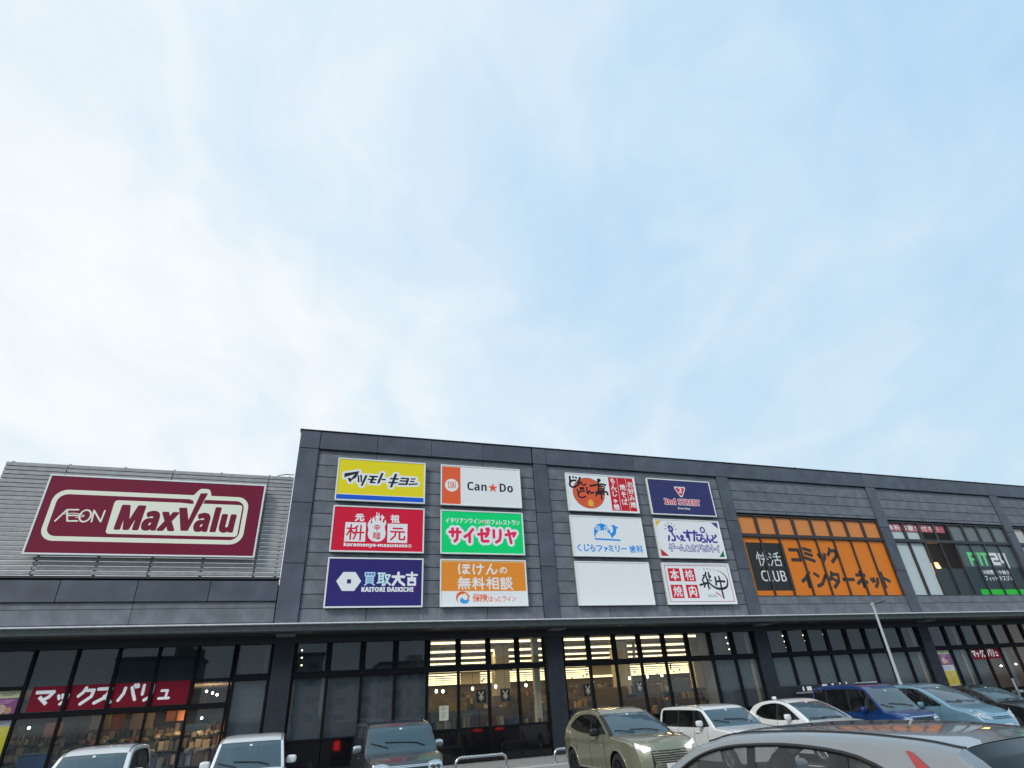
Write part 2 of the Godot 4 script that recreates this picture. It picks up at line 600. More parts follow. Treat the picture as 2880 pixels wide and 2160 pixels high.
func print_buyer() -> Canvas:
	var cv := Canvas.new(720, 360, ink(44, 38, 98))
	var white := ink(232, 238, 246)
	cv.poly(PackedVector2Array([Vector2(64, 172), Vector2(112, 102), Vector2(202, 102), Vector2(250, 172), Vector2(202, 246), Vector2(112, 246)]), white)
	cv.rect(144, 158, 30, 32, ink(44, 38, 98))
	kana(cv, "買", 258, 98, 110, 108, 0, 11, ink(150, 186, 232))
	kana(cv, "取", 370, 98, 108, 108, 0, 14, ink(178, 205, 238))
	kana(cv, "大", 482, 100, 104, 106, 0, 21, ink(212, 225, 240))
	kana(cv, "吉", 590, 98, 100, 106, 0, 17, white)
	latin(cv, "KAITORI DAIKICHI", 258, 218, 396, 34, white, true, 0.0, 1.4)
	cv.rect(664, 212, 22, 38, ink(74, 30, 92))
	return cv


func print_hundred() -> Canvas:
	var cv := Canvas.new(720, 360, ink(212, 218, 228))
	cv.rect(0, 0, 166, 360, ink(216, 88, 52))
	cv.rect(0, 0, 166, 8, ink(226, 200, 180))
	cv.disc(Vector2(86, 184), 60, ink(232, 220, 212))
	latin(cv, "100", 50, 150, 72, 62, ink(200, 84, 60), false, 0.0, 0.6, "Droid Serif")
	latin(cv, "Can", 228, 142, 178, 82, ink(38, 42, 54), true)
	star(cv, Vector2(464, 190), 48, ink(216, 80, 66))
	latin(cv, "Do", 528, 142, 126, 82, ink(38, 42, 54), true)
	return cv


func print_italian() -> Canvas:
	var cv := Canvas.new(720, 360, ink(10, 190, 104))
	var white := ink(236, 240, 240)
	kana(cv, "イタリアンワイン", 32, 58, 36, 46, 40.5, 6.5, white)
	cv.disc(Vector2(372, 84), 17, ink(225, 205, 195))
	latin(cv, "&", 360, 72, 24, 26, ink(200, 60, 60), true)
	kana(cv, "カフェレストラン", 392, 60, 36, 46, 40, 6.5, white)
	kana(cv, "サイゼリヤ", 62, 146, 104, 124, 124, 25, ink(220, 38, 78), 0.0, 21, white)
	return cv


func print_insurance() -> Canvas:
	var cv := Canvas.new(720, 360, ink(222, 226, 232))
	cv.rect(0, 0, 720, 248, ink(222, 126, 44))
	cv.rect(0, 0, 720, 10, ink(226, 170, 120))
	var white := ink(236, 238, 240)
	kana(cv, "ほけん", 136, 22, 104, 92, 118, 13, white, 0, 0, white, false, true)
	kana(cv, "の", 494, 46, 66, 60, 0, 9, white, 0, 0, white, false, true)
	kana(cv, "無料相談", 134, 132, 108, 104, 120, 12, white)
	cv.disc(Vector2(172, 300), 50, ink(208, 84, 36), 1.05)
	cv.disc(Vector2(176, 314), 42, ink(222, 226, 232), 1.05)
	cv.disc(Vector2(190, 322), 26, ink(48, 140, 196), 1.5)
	cv.disc(Vector2(196, 292), 26, ink(222, 226, 232), 0.9)
	cv.stroke(PackedVector2Array([Vector2(204, 266), Vector2(226, 290), Vector2(214, 320)]), 14, ink(222, 120, 50))
	kana(cv, "保険", 256, 270, 60, 64, 64, 7.5, ink(208, 92, 44))
	kana(cv, "ほっとライン", 388, 288, 38, 46, 42, 5, ink(208, 92, 44), 0, 0, white, false, true)
	latin(cv, "hoken-line.com", 388, 264, 210, 12, ink(182, 190, 196), false)
	return cv


func print_pancake() -> Canvas:
	var cv := Canvas.new(720, 360, ink(222, 230, 238))
	cv.disc(Vector2(214, 186), 156, ink(92, 48, 40), 1.06)
	cv.disc(Vector2(214, 186), 152, ink(196, 84, 56), 1.06)
	latin(cv, "DON DON TEI", 104, 258, 206, 22, ink(168, 72, 40), false)
	cv.disc(Vector2(222, 286), 34, ink(206, 160, 60), 0.85)
	cv.stroke(PackedVector2Array([Vector2(240, 310), Vector2(262, 346)]), 9, ink(190, 150, 70))
	var k := 0
	for p in shapes("34,29 31,85/90,65 53,68 27,97 30,124 55,136 80,129 104,112/69,29 69,33/98,35 100,39/140,33 114,88 119,107/120,103 146,78 153,102 172,107 194,97/96,156 104,186/172,170 130,174 103,198 104,221 126,236 150,235 176,222/127,140 164,135/129,152 164,148/196,129 198,182 208,197/205,193 221,165 232,176 239,188 269,177/332,39 349,43 342,59 328,56 332,39/242,113 311,97 363,88 402,94/328,68 331,104/325,112 384,113 376,150/328,108 315,161/325,136 376,134/318,156 373,154/299,169 286,213/294,177 384,165 408,172 413,192/308,192 380,187/344,175 342,242"):
		cv.stroke(smooth(p), 20 if k in [1, 0, 4, 12, 13, 20] else (20 if k in [2, 3] else 15), ink(30, 28, 32))
		k += 1
	var red := ink(178, 36, 46)
	cv.rect(440, 8, 268, 344, red)
	cv.rect(534, 8, 5, 344, ink(226, 180, 176))
	cv.rect(629, 8, 5, 344, ink(226, 180, 176))
	var white := ink(236, 236, 236)
	kana(cv, "もんじゃ焼", 458, 14, 58, 58, 68, 9, white, 0, 0, white, true, true)
	kana(cv, "焼そば", 554, 76, 60, 62, 76, 8, white, 0, 0, white, true, true)
	kana(cv, "お好み焼", 644, 44, 58, 60, 70, 8, white, 0, 0, white, true, true)
	return cv


func print_reuse() -> Canvas:
	var cv := Canvas.new(720, 360, ink(50, 53, 94))
	var white := ink(216, 206, 216)
	var red := ink(186, 60, 76)
	for k in 3:
		var r: float = [1.0, 0.8, 0.66][k]
		var p := PackedVector2Array()
		for q in [Vector2(-62, -52), Vector2(62, -52), Vector2(64, -30), Vector2(14, 58), Vector2(-14, 58), Vector2(-64, -30)]:
			p.append(Vector2(360, 116) + q * r)
		cv.poly(p, [white, red, red][k])
		if k == 1:
			var ring := p.duplicate()
			ring.append(p[0])
			cv.stroke(ring, 4, white)
			cv.poly(p, red)
	latin(cv, "2", 342, 78, 38, 52, white, true)
	latin(cv, "2nd STREET", 152, 196, 412, 64, white, true, 0.0, 6.0)
	latin(cv, "2nd STREET", 152, 196, 412, 64, red, true, 0.0, 1.0)
	latin(cv, "Reuse Shop", 292, 286, 140, 26, white, true)
	return cv


func print_dentist() -> Canvas:
	var cv := Canvas.new(720, 360, ink(214, 222, 232))
	var blue := ink(40, 128, 196)
	var pale := ink(226, 232, 240)
	cv.stroke(smooth(PackedVector2Array([Vector2(296, 56), Vector2(300, 26), Vector2(282, 18)])), 4, ink(150, 180, 205))
	cv.stroke(smooth(PackedVector2Array([Vector2(296, 56), Vector2(304, 28), Vector2(324, 20)])), 4, ink(150, 180, 205))
	cv.disc(Vector2(300, 144), 84, blue, 1.0)
	cv.rect(216, 146, 190, 46, blue)
	cv.stroke(smooth(PackedVector2Array([Vector2(380, 170), Vector2(420, 150), Vector2(432, 104), Vector2(430, 88)])), 34, blue)
	cv.stroke(PackedVector2Array([Vector2(432, 100), Vector2(412, 78)]), 18, blue)
	cv.stroke(PackedVector2Array([Vector2(432, 104), Vector2(460, 92)]), 18, blue)
	for e in [Vector2(262, 106), Vector2(346, 108)]:
		cv.disc(e, 24, pale)
		cv.disc(e, 15, blue)
		cv.disc(e + Vector2(2, 2), 7, pale)
	cv.disc(Vector2(306, 198), 74, pale, 1.1)
	cv.rect(216, 196, 220, 84, ink(214, 222, 232))
	for k in 5:
		cv.rect(258 + k * 24, 136, 3, 58, ink(160, 180, 195))
	cv.stroke(PackedVector2Array([Vector2(222, 208), Vector2(470, 214)]), 16, blue)
	kana(cv, "くじらファミリー", 22, 262, 58, 62, 66, 11, blue, 0, 0, pale, false, true)
	kana(cv, "歯科", 556, 258, 68, 70, 72, 8.5, blue)
	return cv


func print_blank() -> Canvas:
	return Canvas.new(64, 32, ink(240, 243, 246))


func print_games() -> Canvas:
	var cv := Canvas.new(720, 360, ink(226, 232, 236))
	var violet := ink(66, 54, 132)
	cv.poly(PackedVector2Array([Vector2(8, 8), Vector2(70, 8), Vector2(8, 66)]), ink(206, 164, 64))
	cv.poly(PackedVector2Array([Vector2(712, 8), Vector2(640, 8), Vector2(712, 70)]), ink(62, 50, 120))
	cv.poly(PackedVector2Array([Vector2(8, 352), Vector2(88, 352), Vector2(8, 282)]), ink(172, 44, 44))
	cv.poly(PackedVector2Array([Vector2(712, 352), Vector2(650, 352), Vector2(712, 286)]), ink(30, 100, 76))
	for p in shapes("150,84 140,70 152,60 176,72 178,96 160,112 140,104/164,104 172,140 190,170 184,198 156,198/128,158 118,200/214,156 238,182"):
		cv.stroke(smooth(p), 20, violet)
	for k in 6:
		var d := Vector2.from_angle(PI + k * PI / 5.0)
		cv.stroke(PackedVector2Array([Vector2(160, 88) + d * 48, Vector2(160, 88) + d * 66]), 6, ink(60, 60, 80))
	kana(cv, "ぇ", 234, 116, 84, 88, 0, 17, violet, 0, 0, violet, false, true)
	kana(cv, "すた", 296, 94, 92, 110, 96, 20, violet, 0, 0, violet, false, true)
	kana(cv, "らんど", 470, 136, 66, 78, 66, 17, violet, 0, 0, violet, false, true)
	cv.disc(Vector2(522, 86), 32, violet, 0.95)
	cv.disc(Vector2(522, 86), 17, ink(226, 232, 236), 0.9)
	cv.stroke(PackedVector2Array([Vector2(494, 118), Vector2(510, 142)]), 7, violet)
	cv.stroke(PackedVector2Array([Vector2(560, 112), Vector2(552, 138)]), 7, violet)
	var white := ink(236, 240, 244)
	kana(cv, "ゲーム", 104, 238, 56, 66, 58, 9, white, 0, 6, violet)
	latin(cv, "&", 292, 246, 44, 54, violet, true, 0.0, 7.0)
	latin(cv, "&", 292, 246, 44, 54, white, true)
	kana(cv, "カプセルトイ", 350, 238, 52, 66, 55, 9, white, 0, 6, violet)
	return cv


func print_grill() -> Canvas:
	var cv := Canvas.new(720, 360, ink(224, 232, 238))
	var red := ink(186, 36, 48)
	for e in [[12, 12, 696, 5], [12, 343, 696, 5], [12, 12, 5, 336], [703, 12, 5, 336]]:
		cv.rect(e[0], e[1], e[2], e[3], ink(150, 30, 48))
	var white := ink(238, 240, 242)
	var k := 0
	for c in [Vector2(42, 41), Vector2(202, 42), Vector2(42, 193), Vector2(204, 193)]:
		cv.rect(c.x, c.y, 126, 120, red)
		kana(cv, "本格焼肉"[k], c.x + 18, c.y + 10, 92, 98, 0, 13 if k in [0, 3] else 9.5, white, 0, 0, white, false, true)
		k += 1
	var widths := [17, 16, 19, 16, 19, 16, 13, 15, 19, 20, 18, 5]
	k = 0
	for p in shapes("452,77 441,102 418,108/484,80 478,102 495,112 484,127 478,120/446,116 453,163 450,219/423,120 399,152 414,177/362,195 404,184 440,177/427,177 405,212/466,145 494,155/457,163 494,201 543,226 599,229 646,215 671,183 677,140 661,104 626,72 570,54/546,123 545,159 539,194/546,162 593,158 642,162/588,115 594,169 589,233 592,313/477,217 440,242"):
		var q := smooth(p)
		if k == 7:
			for i in q.size() - 1:
				cv.stroke(PackedVector2Array([q[i], q[i + 1]]), maxf(3.0, 24.0 - absf(i - 11.0) * 0.9), ink(40, 38, 44))
		else:
			cv.stroke(q, widths[k], ink(40, 38, 44))
		k += 1
	kana(cv, "やきにく", 428, 34, 26, 28, 36, 3, ink(130, 132, 140), 0, 0, white, false, true)
	latin(cv, "HIGYU", 424, 282, 100, 26, ink(110, 112, 122), false)
	cv.stroke(smooth(PackedVector2Array([Vector2(520, 268), Vector2(540, 274), Vector2(562, 298)])), 10, red)
	return cv


func print_market() -> Canvas:
	var maroon := ink(104, 24, 48)
	var cream := ink(222, 222, 188)
	var cv := Canvas.new(1024, 400, maroon)
	cv.round_rect(36, 72, 922, 268, 62, cream)
	cv.round_rect(58, 96, 878, 220, 44, maroon)
	# the tick of the V breaks through the frame
	cv.stroke(PackedVector2Array([Vector2(686, 96), Vector2(712, 56), Vector2(732, 56), Vector2(738, 74)]), 46, cream)
	cv.round_rect(312, 118, 616, 180, 16, cream)
	cv.poly(PackedVector2Array([Vector2(660, 128), Vector2(690, 60), Vector2(700, 42), Vector2(748, 42), Vector2(726, 128)]), cream)
	cv.poly(PackedVector2Array([Vector2(624, 100), Vector2(674, 100), Vector2(684, 118), Vector2(676, 122), Vector2(618, 118)]), maroon)
	latin(cv, "Max", 348, 146, 268, 126, maroon, true, 0.06, 5.0)
	cv.poly(PackedVector2Array([Vector2(618, 146), Vector2(656, 145), Vector2(676, 212), Vector2(706, 59), Vector2(742, 58), Vector2(684, 272), Vector2(650, 272)]), maroon)
	latin(cv, "alu", 710, 140, 188, 132, maroon, true, 0.05, 5.0)
	for p in shapes("81,239 115,179 164,177/115,179 132,237/124,208 173,207/132,237 175,236/237,237 233,178 277,236 281,178"):
		cv.stroke(p, 8, cream)
	var ring := PackedVector2Array()
	for k in 21:
		ring.append(Vector2(202, 208) + Vector2(cos(TAU * k / 20) * 24, sin(TAU * k / 20) * 31))
	cv.stroke(ring, 8, cream)
	cv.stroke(smooth(PackedVector2Array([Vector2(103, 202), Vector2(157, 196), Vector2(198, 209), Vector2(163, 218)])), 4, cream)
	return cv


func print_market_window() -> Canvas:
	var cv := Canvas.new(880, 134, ink(98, 6, 28))
	var white := ink(226, 236, 236)
	var xs := [18, 104, 150, 330, 456, 556, 660]
	kana(cv, "マ", 18, 14, 104, 98, 0, 19, white, 0, 0, white, false, false, true)
	kana(cv, "ッ", 124, 12, 96, 92, 0, 16, white)
	kana(cv, "ク", 238, 12, 100, 98, 0, 18, white)
	kana(cv, "ス", 330, 12, 104, 98, 0, 19, white)
	kana(cv, "バ", 458, 12, 104, 94, 0, 18, white)
	kana(cv, "リ", 572, 8, 92, 98, 0, 18, white)
	kana(cv, "ュ", 672, 6, 96, 102, 0, 15, white)
	return cv


func print_comics() -> Canvas:
	# 9.33 m by 2.77 m of window film
	var cv := Canvas.new(1120, 332, ink(232, 112, 10))
	cv.rect(26, 31, 272, 272, ink(34, 34, 32))
	cv.rect(18, 0, 0, 0, ink(34, 34, 32))
	var white := ink(232, 240, 240)
	kana(cv, "快活", 76, 84, 86, 82, 94, 6.5, white)
	latin(cv, "CLUB", 82, 192, 174, 60, white, false, 0.0, 0.8)
	var brown := ink(52, 40, 34)
	kana(cv, "コミック", 322, 50, 96, 92, 104, 21, brown, 0, 0, brown, false, false, true)
	kana(cv, "インターネット", 356, 190, 100, 98, 106, 20, brown, 0, 0, brown, false, false, true)
	return cv


func print_trial() -> Canvas:
	var cv := Canvas.new(560, 52, ink(176, 84, 92))
	kana(cv, "無料体験受付中！", 10, 6, 50, 40, 66, 6, ink(214, 214, 218))
	return cv


func print_gym() -> Canvas:
	# film on the four panes nearest the pilaster, 4.67 m by 2.77 m
	var cv := Canvas.new(560, 332, ink(70, 82, 86))
	var green := ink(96, 196, 120)
	var white := ink(226, 234, 236)
	cv.rect(0, 150, 560, 182, ink(30, 44, 48))
	for p in shapes("84,54 170,54 160,74 112,74 112,92 150,92 144,108 112,108 96,150 84,140/180,54 204,54 196,142 176,142/212,54 282,54 276,74 254,74 246,142 226,142 232,74 208,74"):
		cv.poly(p, green)
	for p in shapes("292,54 376,54 376,104 318,104 318,116 376,116 376,138 292,138 292,86 350,86 350,74 292,74/392,54 412,54 404,104 434,104 440,54 462,54 452,160 430,146 432,124 384,124"):
		cv.poly(p, white)
	latin(cv, "24", 146, 172, 40, 26, white, true)
	kana(cv, "時間", 192, 170, 34, 30, 38, 4, white)
	kana(cv, "年中無休", 276, 170, 32, 30, 38, 4, white)
	kana(cv, "フィットネスジム", 150, 208, 34, 32, 38, 5, white)
	cv.rect(62, 296, 498, 34, ink(20, 176, 30))
	return cv


func print_campaign(seed_: int) -> Canvas:
	var cv := Canvas.new(200, 400, ink(228, 222, 60))
	cv.rect(0, 0, 200, 44, ink(226, 220, 150))
	cv.rect(56, 14, 88, 6, ink(150, 140, 110))
	cv.rect(70, 26, 60, 6, ink(150, 140, 110))
	cv.rect(0, 44, 200, 108, ink(134, 40, 116))
	cv.disc(Vector2(80, 108), 30, ink(212, 170, 150), 1.2)
	cv.disc(Vector2(64, 96), 12, ink(236, 226, 216))
	cv.disc(Vector2(130, 116), 20, ink(190, 140, 90))
	for k in 3:
		cv.rect(60, 54 + k * 8, 90 - k * 14, 4, ink(200, 150, 190))
	cv.rect(0, 152, 200, 54, ink(206, 206, 232))
	cv.rect(20, 166, 160, 10, ink(170, 166, 200))
	cv.rect(20, 184, 120, 10, ink(170, 166, 200))
	cv.rect(0, 206, 200, 194, ink(206, 192, 20))
	for p in shapes("70,226 96,222 92,252/112,220 110,256/84,240 130,238/78,284 130,280/102,272 100,316/80,300 96,320/118,298 132,316"):
		cv.stroke(p, 9, ink(212, 130, 110))
	cv.rect(56, 338, 92, 26, ink(206, 150, 200))
	cv.rect(66, 344, 72, 5, ink(240, 230, 240))
	cv.rect(66, 354, 72, 5, ink(240, 230, 240))
	return cv


func print_yen() -> Canvas:
	var cv := Canvas.new(128, 128, ink(26, 26, 28))
	for p in shapes("36,22 64,62 92,22/64,62 64,108/40,68 88,68/40,86 88,86"):
		cv.stroke(p, 13, ink(240, 240, 240))
	return cv


func print_notice() -> Canvas:
	var cv := Canvas.new(100, 160, ink(206, 206, 186))
	for k in 11:
		if k != 4:
			cv.rect(18, 14 + k * 12, [64, 50, 58, 40, 0, 60, 54, 62, 46, 58, 30][k], 5, ink(140, 142, 132))
	return cv


# ---------------------------------------------------------------- the signs on the wall
func wall_sign(called: String, label: String, x0: float, x1: float, y0: float, y1: float, cv: Canvas, group: String, depth := 0.16) -> void:
	var w := x1 - x0
	var h := y1 - y0
	var o := thing(called, label, "sign", Vector3((x0 + x1) / 2, y0, 0.0), 0.0, group)
	var z := 0.03 + depth
	part(o, "case", boxm(Vector3(w - 0.04, h - 0.04, depth - 0.02), 0.01), mat("sign_case", Color(0.5, 0.56, 0.54), 0.5), Vector3(0, h / 2, 0.03 + depth / 2))
	var fr := MB.new()
	var t := 0.055
	fr.box(Vector3(0, h - t / 2, z), Vector3(w, t, 0.04), 0.006)
	fr.box(Vector3(0, t / 2, z), Vector3(w, t, 0.04), 0.006)
	for s in [-1, 1]:
		fr.box(Vector3(s * (w / 2 - t / 2), h / 2, z), Vector3(t, h - 2 * t, 0.04), 0.006)
	part(o, "frame", fr.mesh(), mat("sign_frame", Color(0.8, 0.81, 0.8), 0.4))
	part(o, "face", facing_quad(w - 2 * t, h - 2 * t), printed(cv, 0.6), Vector3(0, h / 2, z + 0.004))


func build_signs() -> void:
	var cols := [[-8.57, -4.98], [-4.32, -0.72], [1.5, 5.1], [5.76, 9.36]]
	var rows := [[7.39, 9.19], [5.38, 7.19], [3.38, 5.18]]
	var what := [
		[0, 0, "yellow shop sign with slanted black katakana and a blue stripe along its foot", print_drugstore()],
		[0, 1, "red restaurant sign with a white flame between two white squares of kanji", print_noodles()],
		[0, 2, "indigo shop sign with a white hexagon and bold white kanji", print_buyer()],
		[1, 0, "pale grey shop sign with an orange side band and a red star", print_hundred()],
		[1, 1, "bright green restaurant sign with red white-edged katakana", print_italian()],
		[1, 2, "orange and white sign with white lettering above a small orange and blue emblem", print_insurance()],
		[2, 0, "white restaurant sign with black brush lettering on an orange disc and three red columns", print_pancake()],
		[2, 1, "white dental clinic sign with a blue whale above blue lettering", print_dentist()],
		[2, 2, "blank white sign panel without any lettering", print_blank()],
		[3, 0, "navy shop sign with a red triangle above red outlined lettering", print_reuse()],
		[3, 1, "white amusement sign with purple lettering and a coloured triangle in each corner", print_games()],
		[3, 2, "white grill restaurant sign with four red square seals and black brush strokes", print_grill()],
	]
	for s in what:
		var c: Array = cols[s[0]]
		var r: Array = rows[s[1]]
		wall_sign("shop_sign", s[2], c[0], c[1], EYE + r[0], EYE + r[1], s[3], "tenant signs on the upper wall")
	wall_sign("supermarket_sign", "large maroon sign with cream lettering in a rounded cream frame on the louvre screen", -18.0, -11.1, EYE + 5.06, EYE + 7.78, print_market(), "", 0.2)
	get_node("supermarket_sign").position.z = 0.2


# ---------------------------------------------------------------- the shopping building
const BAYS := [[-9.37, 0.0], [0.67, 10.0], [10.67, 20.0], [20.67, 30.0], [30.67, 40.0]]

var wall_m: Array = []
var dark_m: Array = []
var building: Node3D
var pane_m: StandardMaterial3D


func panel(parent: Node, called: String, x0: float, x1: float, y0: float, y1: float, z: float, thick: float, ms: Array, gap := 0.012, bevel := 0.01) -> void:
	var key := "p%.2f_%.2f_%.2f" % [x1 - x0, y1 - y0, thick]
	if not mats.has(key):
		mats[key] = boxm(Vector3(x1 - x0 - gap, y1 - y0 - gap, thick), bevel)
	part(parent, called, mats[key], ms[rng.randi() % ms.size()], Vector3((x0 + x1) / 2, EYE + (y0 + y1) / 2, z - thick / 2))


func rain_streak() -> StandardMaterial3D:
	# limescale washed down the cladding: ragged vertical runs
	var fn := FastNoiseLite.new()
	fn.seed = 77
	fn.frequency = 0.09
	var im := Image.create(32, 128, false, Image.FORMAT_RGBA8)
	for y in 128:
		for x in 32:
			var n := fn.get_noise_2d(x * 1.6, y * 0.12) * 0.6 + fn.get_noise_2d(x * 3.0 + 90.0, y * 0.6) * 0.3
			var on := n + 0.22 - absf(x - 16.0) / 22.0 > 0.0
			im.set_pixel(x, y, Color(0.66, 0.69, 0.71, 0.55 if on else 0.0))
	var m := StandardMaterial3D.new()
	m.resource_name = "limescale"
	m.albedo_texture = ImageTexture.create_from_image(im)
	m.transparency = BaseMaterial3D.TRANSPARENCY_ALPHA
	m.roughness = 0.9
	m.texture_repeat = false
	return m


func build_building() -> void:
	building = thing("shopping_building", "long two-storey charcoal panelled shopping building with glazed shopfronts under a slim canopy", "building")
	for k in 3:
		var c := 0.182 + 0.011 * k
		wall_m.append(grainy(mat("wall_panel_%d" % k, Color(c * 0.97, c * 1.04, c * 1.19), 0.55), 0.012, 0.78, 0.21, 11 + k, 0.12))
		var d := 0.095 + 0.011 * k
		dark_m.append(grainy(mat("trim_panel_%d" % k, Color(d * 0.92, d * 1.04, d * 1.34), 0.45), 0.01, 0.8, 0.17, 21 + k, 0.08))
	var core := mat("wall_core", Color(0.03, 0.032, 0.036), 0.9)
	var black := mat("black_frame", Color(0.005, 0.006, 0.008), 0.7)
	black.metallic_specular = 0.25
	pane_m = glass("shop_glass", Color(0.045, 0.085, 0.11), 0.24, 0.0)  # blue tint of the panes stands in for part of the sky reflection
	# core walls behind the panels: above the shopfronts, with openings left for the upper windows
	var cm := MB.new()
	cm.box(Vector3(-4.7, EYE + 6.35, -0.24), Vector3(10.9, 7.9, 0.3))
	cm.box(Vector3(5.33, EYE + 6.35, -0.24), Vector3(9.2, 7.9, 0.3))
	for i in [2, 3, 4]:
		var b: Array = BAYS[i]
		cm.box(Vector3((b[0] + b[1]) / 2 - 0.36, EYE + 9.0, -0.24), Vector3(9.96, 2.6, 0.3))
		cm.box(Vector3((b[0] + b[1]) / 2 - 0.36, EYE + 3.06, -0.24), Vector3(9.96, 1.35, 0.3))
		cm.box(Vector3(b[0] - 0.4, EYE + 5.73, -0.24), Vector3(0.6, 3.94, 0.3))
	cm.box(Vector3(40.4, EYE + 6.35, -0.24), Vector3(0.9, 7.9, 0.3))
	cm.box(Vector3(-17.1, EYE + 3.4, -0.24), Vector3(13.8, 2.0, 0.3))
	part(building, "wall", cm.mesh(), core)
	var shell := MB.new()
	shell.box(Vector3(15.34, EYE + 10.0, -25.9), Vector3(51.0, 0.3, 51.0))
	shell.box(Vector3(15.34, EYE + 2.66, -25.9), Vector3(51.0, 0.14, 51.0))
	shell.box(Vector3(15.34, 5.9, -51.5), Vector3(51.0, 11.8, 0.3))
	shell.box(Vector3(-10.03, EYE + 6.3, -25.9), Vector3(0.25, 7.3, 50.8))
	shell.box(Vector3(40.7, 5.9, -25.9), Vector3(0.3, 11.8, 50.8))
	shell.box(Vector3(-17.1, EYE + 4.2, -12.5), Vector3(13.8, 0.25, 24.0))
	shell.box(Vector3(-17.1, 3.0, -24.6), Vector3(13.8, 6.0, 0.25))
	shell.box(Vector3(-24.1, 3.0, -12.4), Vector3(0.25, 6.0, 24.2))
	part(building, "roof", shell.mesh(), mat("roof_concrete", Color(0.2, 0.2, 0.2), 0.9))
	# fascia band, pilasters and wall panels
	var pil := []
	pil.append([-10.16, -9.37])
	for k in 5:
		pil.append([k * 10.0, k * 10.0 + 0.67])
	for p in pil:
		var ys := [2.7, 4.97, 7.28, 9.56, 10.34]
		for k in 4:
			panel(building, "pilaster_panel", p[0], p[1], ys[k], ys[k + 1], 0.085 if k < 3 else 0.095, 0.17, dark_m, 0.016)
	for b in BAYS:
		for k in 4:
			panel(building, "fascia_panel", b[0] + 0.006 + k * 2.33, b[0] + 0.006 + (k + 1) * 2.33, 9.56, 10.34, 0.09, 0.165, dark_m, 0.016)
	for i in BAYS.size():
		var b: Array = BAYS[i]
		var cuts := [b[0], b[0] + 2.335, b[0] + 7.0, b[1]]
		for c in 3:
			panel(building, "wall_panel", cuts[c], cuts[c + 1], 9.39, 9.55, -0.035, 0.06, wall_m, 0.008)
			for r in 14:
				var y := 2.39 + r * 0.5
				if i >= 2 and y + 0.5 > 3.7 and y < 7.6:
					continue
				panel(building, "wall_panel", cuts[c], cuts[c + 1], y, y + 0.5, 0.0, 0.08, wall_m, 0.022)
			if i >= 2:
				panel(building, "wall_panel", cuts[c], cuts[c + 1], 3.39, 3.74, 0.0, 0.08, wall_m, 0.009)
				panel(building, "wall_panel", cuts[c], cuts[c + 1], 7.74, 7.89, 0.0, 0.08, wall_m, 0.009)
	var cop := MB.new()
	cop.box(Vector3(15.1, EYE + 10.365, -0.05), Vector3(50.6, 0.045, 0.36), 0.01)
	part(building, "coping", cop.mesh(), mat("coping_metal", Color(0.04, 0.042, 0.05), 0.35, 0.4))
	for k in 11:
		part(building, "coping_joint", boxm(Vector3(0.06, 0.06, 0.38), 0.006), mat("coping_metal", Color.WHITE), Vector3(-8.0 + k * 4.66, EYE + 10.37, -0.05))
	# pale rain streaks below the corners of the signs
	var rain := rain_streak()
	for x in [-8.55, -5.0, -4.3, -0.74, 1.52, 5.08, 5.78, 9.34]:
		var q := MB.new()
		var ww := rng.randf_range(0.08, 0.15)
		var hh := rng.randf_range(0.44, 0.6)
		q.quad(Vector3(x - ww / 2, EYE + 3.37, 0.005), Vector3(x + ww / 2, EYE + 3.37, 0.005), Vector3(x + ww / 2, EYE + 3.37 - hh, 0.005), Vector3(x - ww / 2, EYE + 3.37 - hh, 0.005), Vector3(0, 0, 1))
		part(building, "rain_streak", q.mesh(), rain)
	var cable := MB.new()
	cable.tube([Vector3(-10.95, EYE + 8.2, -0.3), Vector3(-10.8, EYE + 8.44, -0.3), Vector3(-10.5, EYE + 8.5, -0.25), Vector3(-10.2, EYE + 8.44, -0.1)], 0.018, 6)
	part(building, "roof_cable", cable.mesh(), mat("car_black", Color(0.012, 0.012, 0.013), 0.45))
	# lower wing: fascia band and wall below it
	for k in 6:
		var x1 := -10.18 - k * 2.21
		panel(building, "fascia_panel", x1 - 2.21, x1, 3.65, 4.34, 0.085, 0.17, dark_m, 0.016)
	for k in 3:
		var x1 := -10.18 - k * 4.42
		for y in [[2.5, 2.96], [2.96, 3.43], [3.43, 3.65]]:
			panel(building, "wall_panel", x1 - 4.42, x1, y[0], y[1], 0.0, 0.08, wall_m, 0.009)
	# canopy
	var can := node(building, "canopy")
	var light := grainy(mat("canopy_metal", Color(0.78, 0.8, 0.8), 0.4, 0.0), 0.02, 0.85, 0.4, 31)
	var roofm := MB.new()
	roofm.box(Vector3(8.5, 4.49, 0.47), Vector3(65, 0.05, 0.9))
	part(can, "canopy_roof", roofm.mesh(), mat("canopy_top", Color(0.7, 0.71, 0.72), 0.5))
	var gut := MB.new()
	var prof := [Vector2(0.9, 4.53), Vector2(0.98, 4.562), Vector2(1.01, 4.562), Vector2(1.01, 4.53), Vector2(0.995, 4.5), Vector2(0.985, 4.42), Vector2(0.985, 4.36), Vector2(0.96, 4.318), Vector2(0.9, 4.312), Vector2(0.9, 4.53)]
	for k in prof.size() - 1:
		var d: Vector2 = (prof[k + 1] - prof[k]).normalized()
		gut.quad(Vector3(-24, prof[k].y, prof[k].x), Vector3(41, prof[k].y, prof[k].x), Vector3(41, prof[k + 1].y, prof[k + 1].x), Vector3(-24, prof[k + 1].y, prof[k + 1].x), Vector3(0, d.x, -d.y) * -1.0 if k == 8 else Vector3(0, d.x, -d.y))
	part(can, "gutter", gut.mesh(), grainy(mat("gutter_metal", Color(0.06, 0.068, 0.07), 0.4, 0.0), 0.02, 0.8, 0.3, 33))
	part(can, "flashing", boxm(Vector3(65, 0.045, 0.06), 0.01), light, Vector3(8.5, 4.58, 0.985))
	var sof := MB.new()
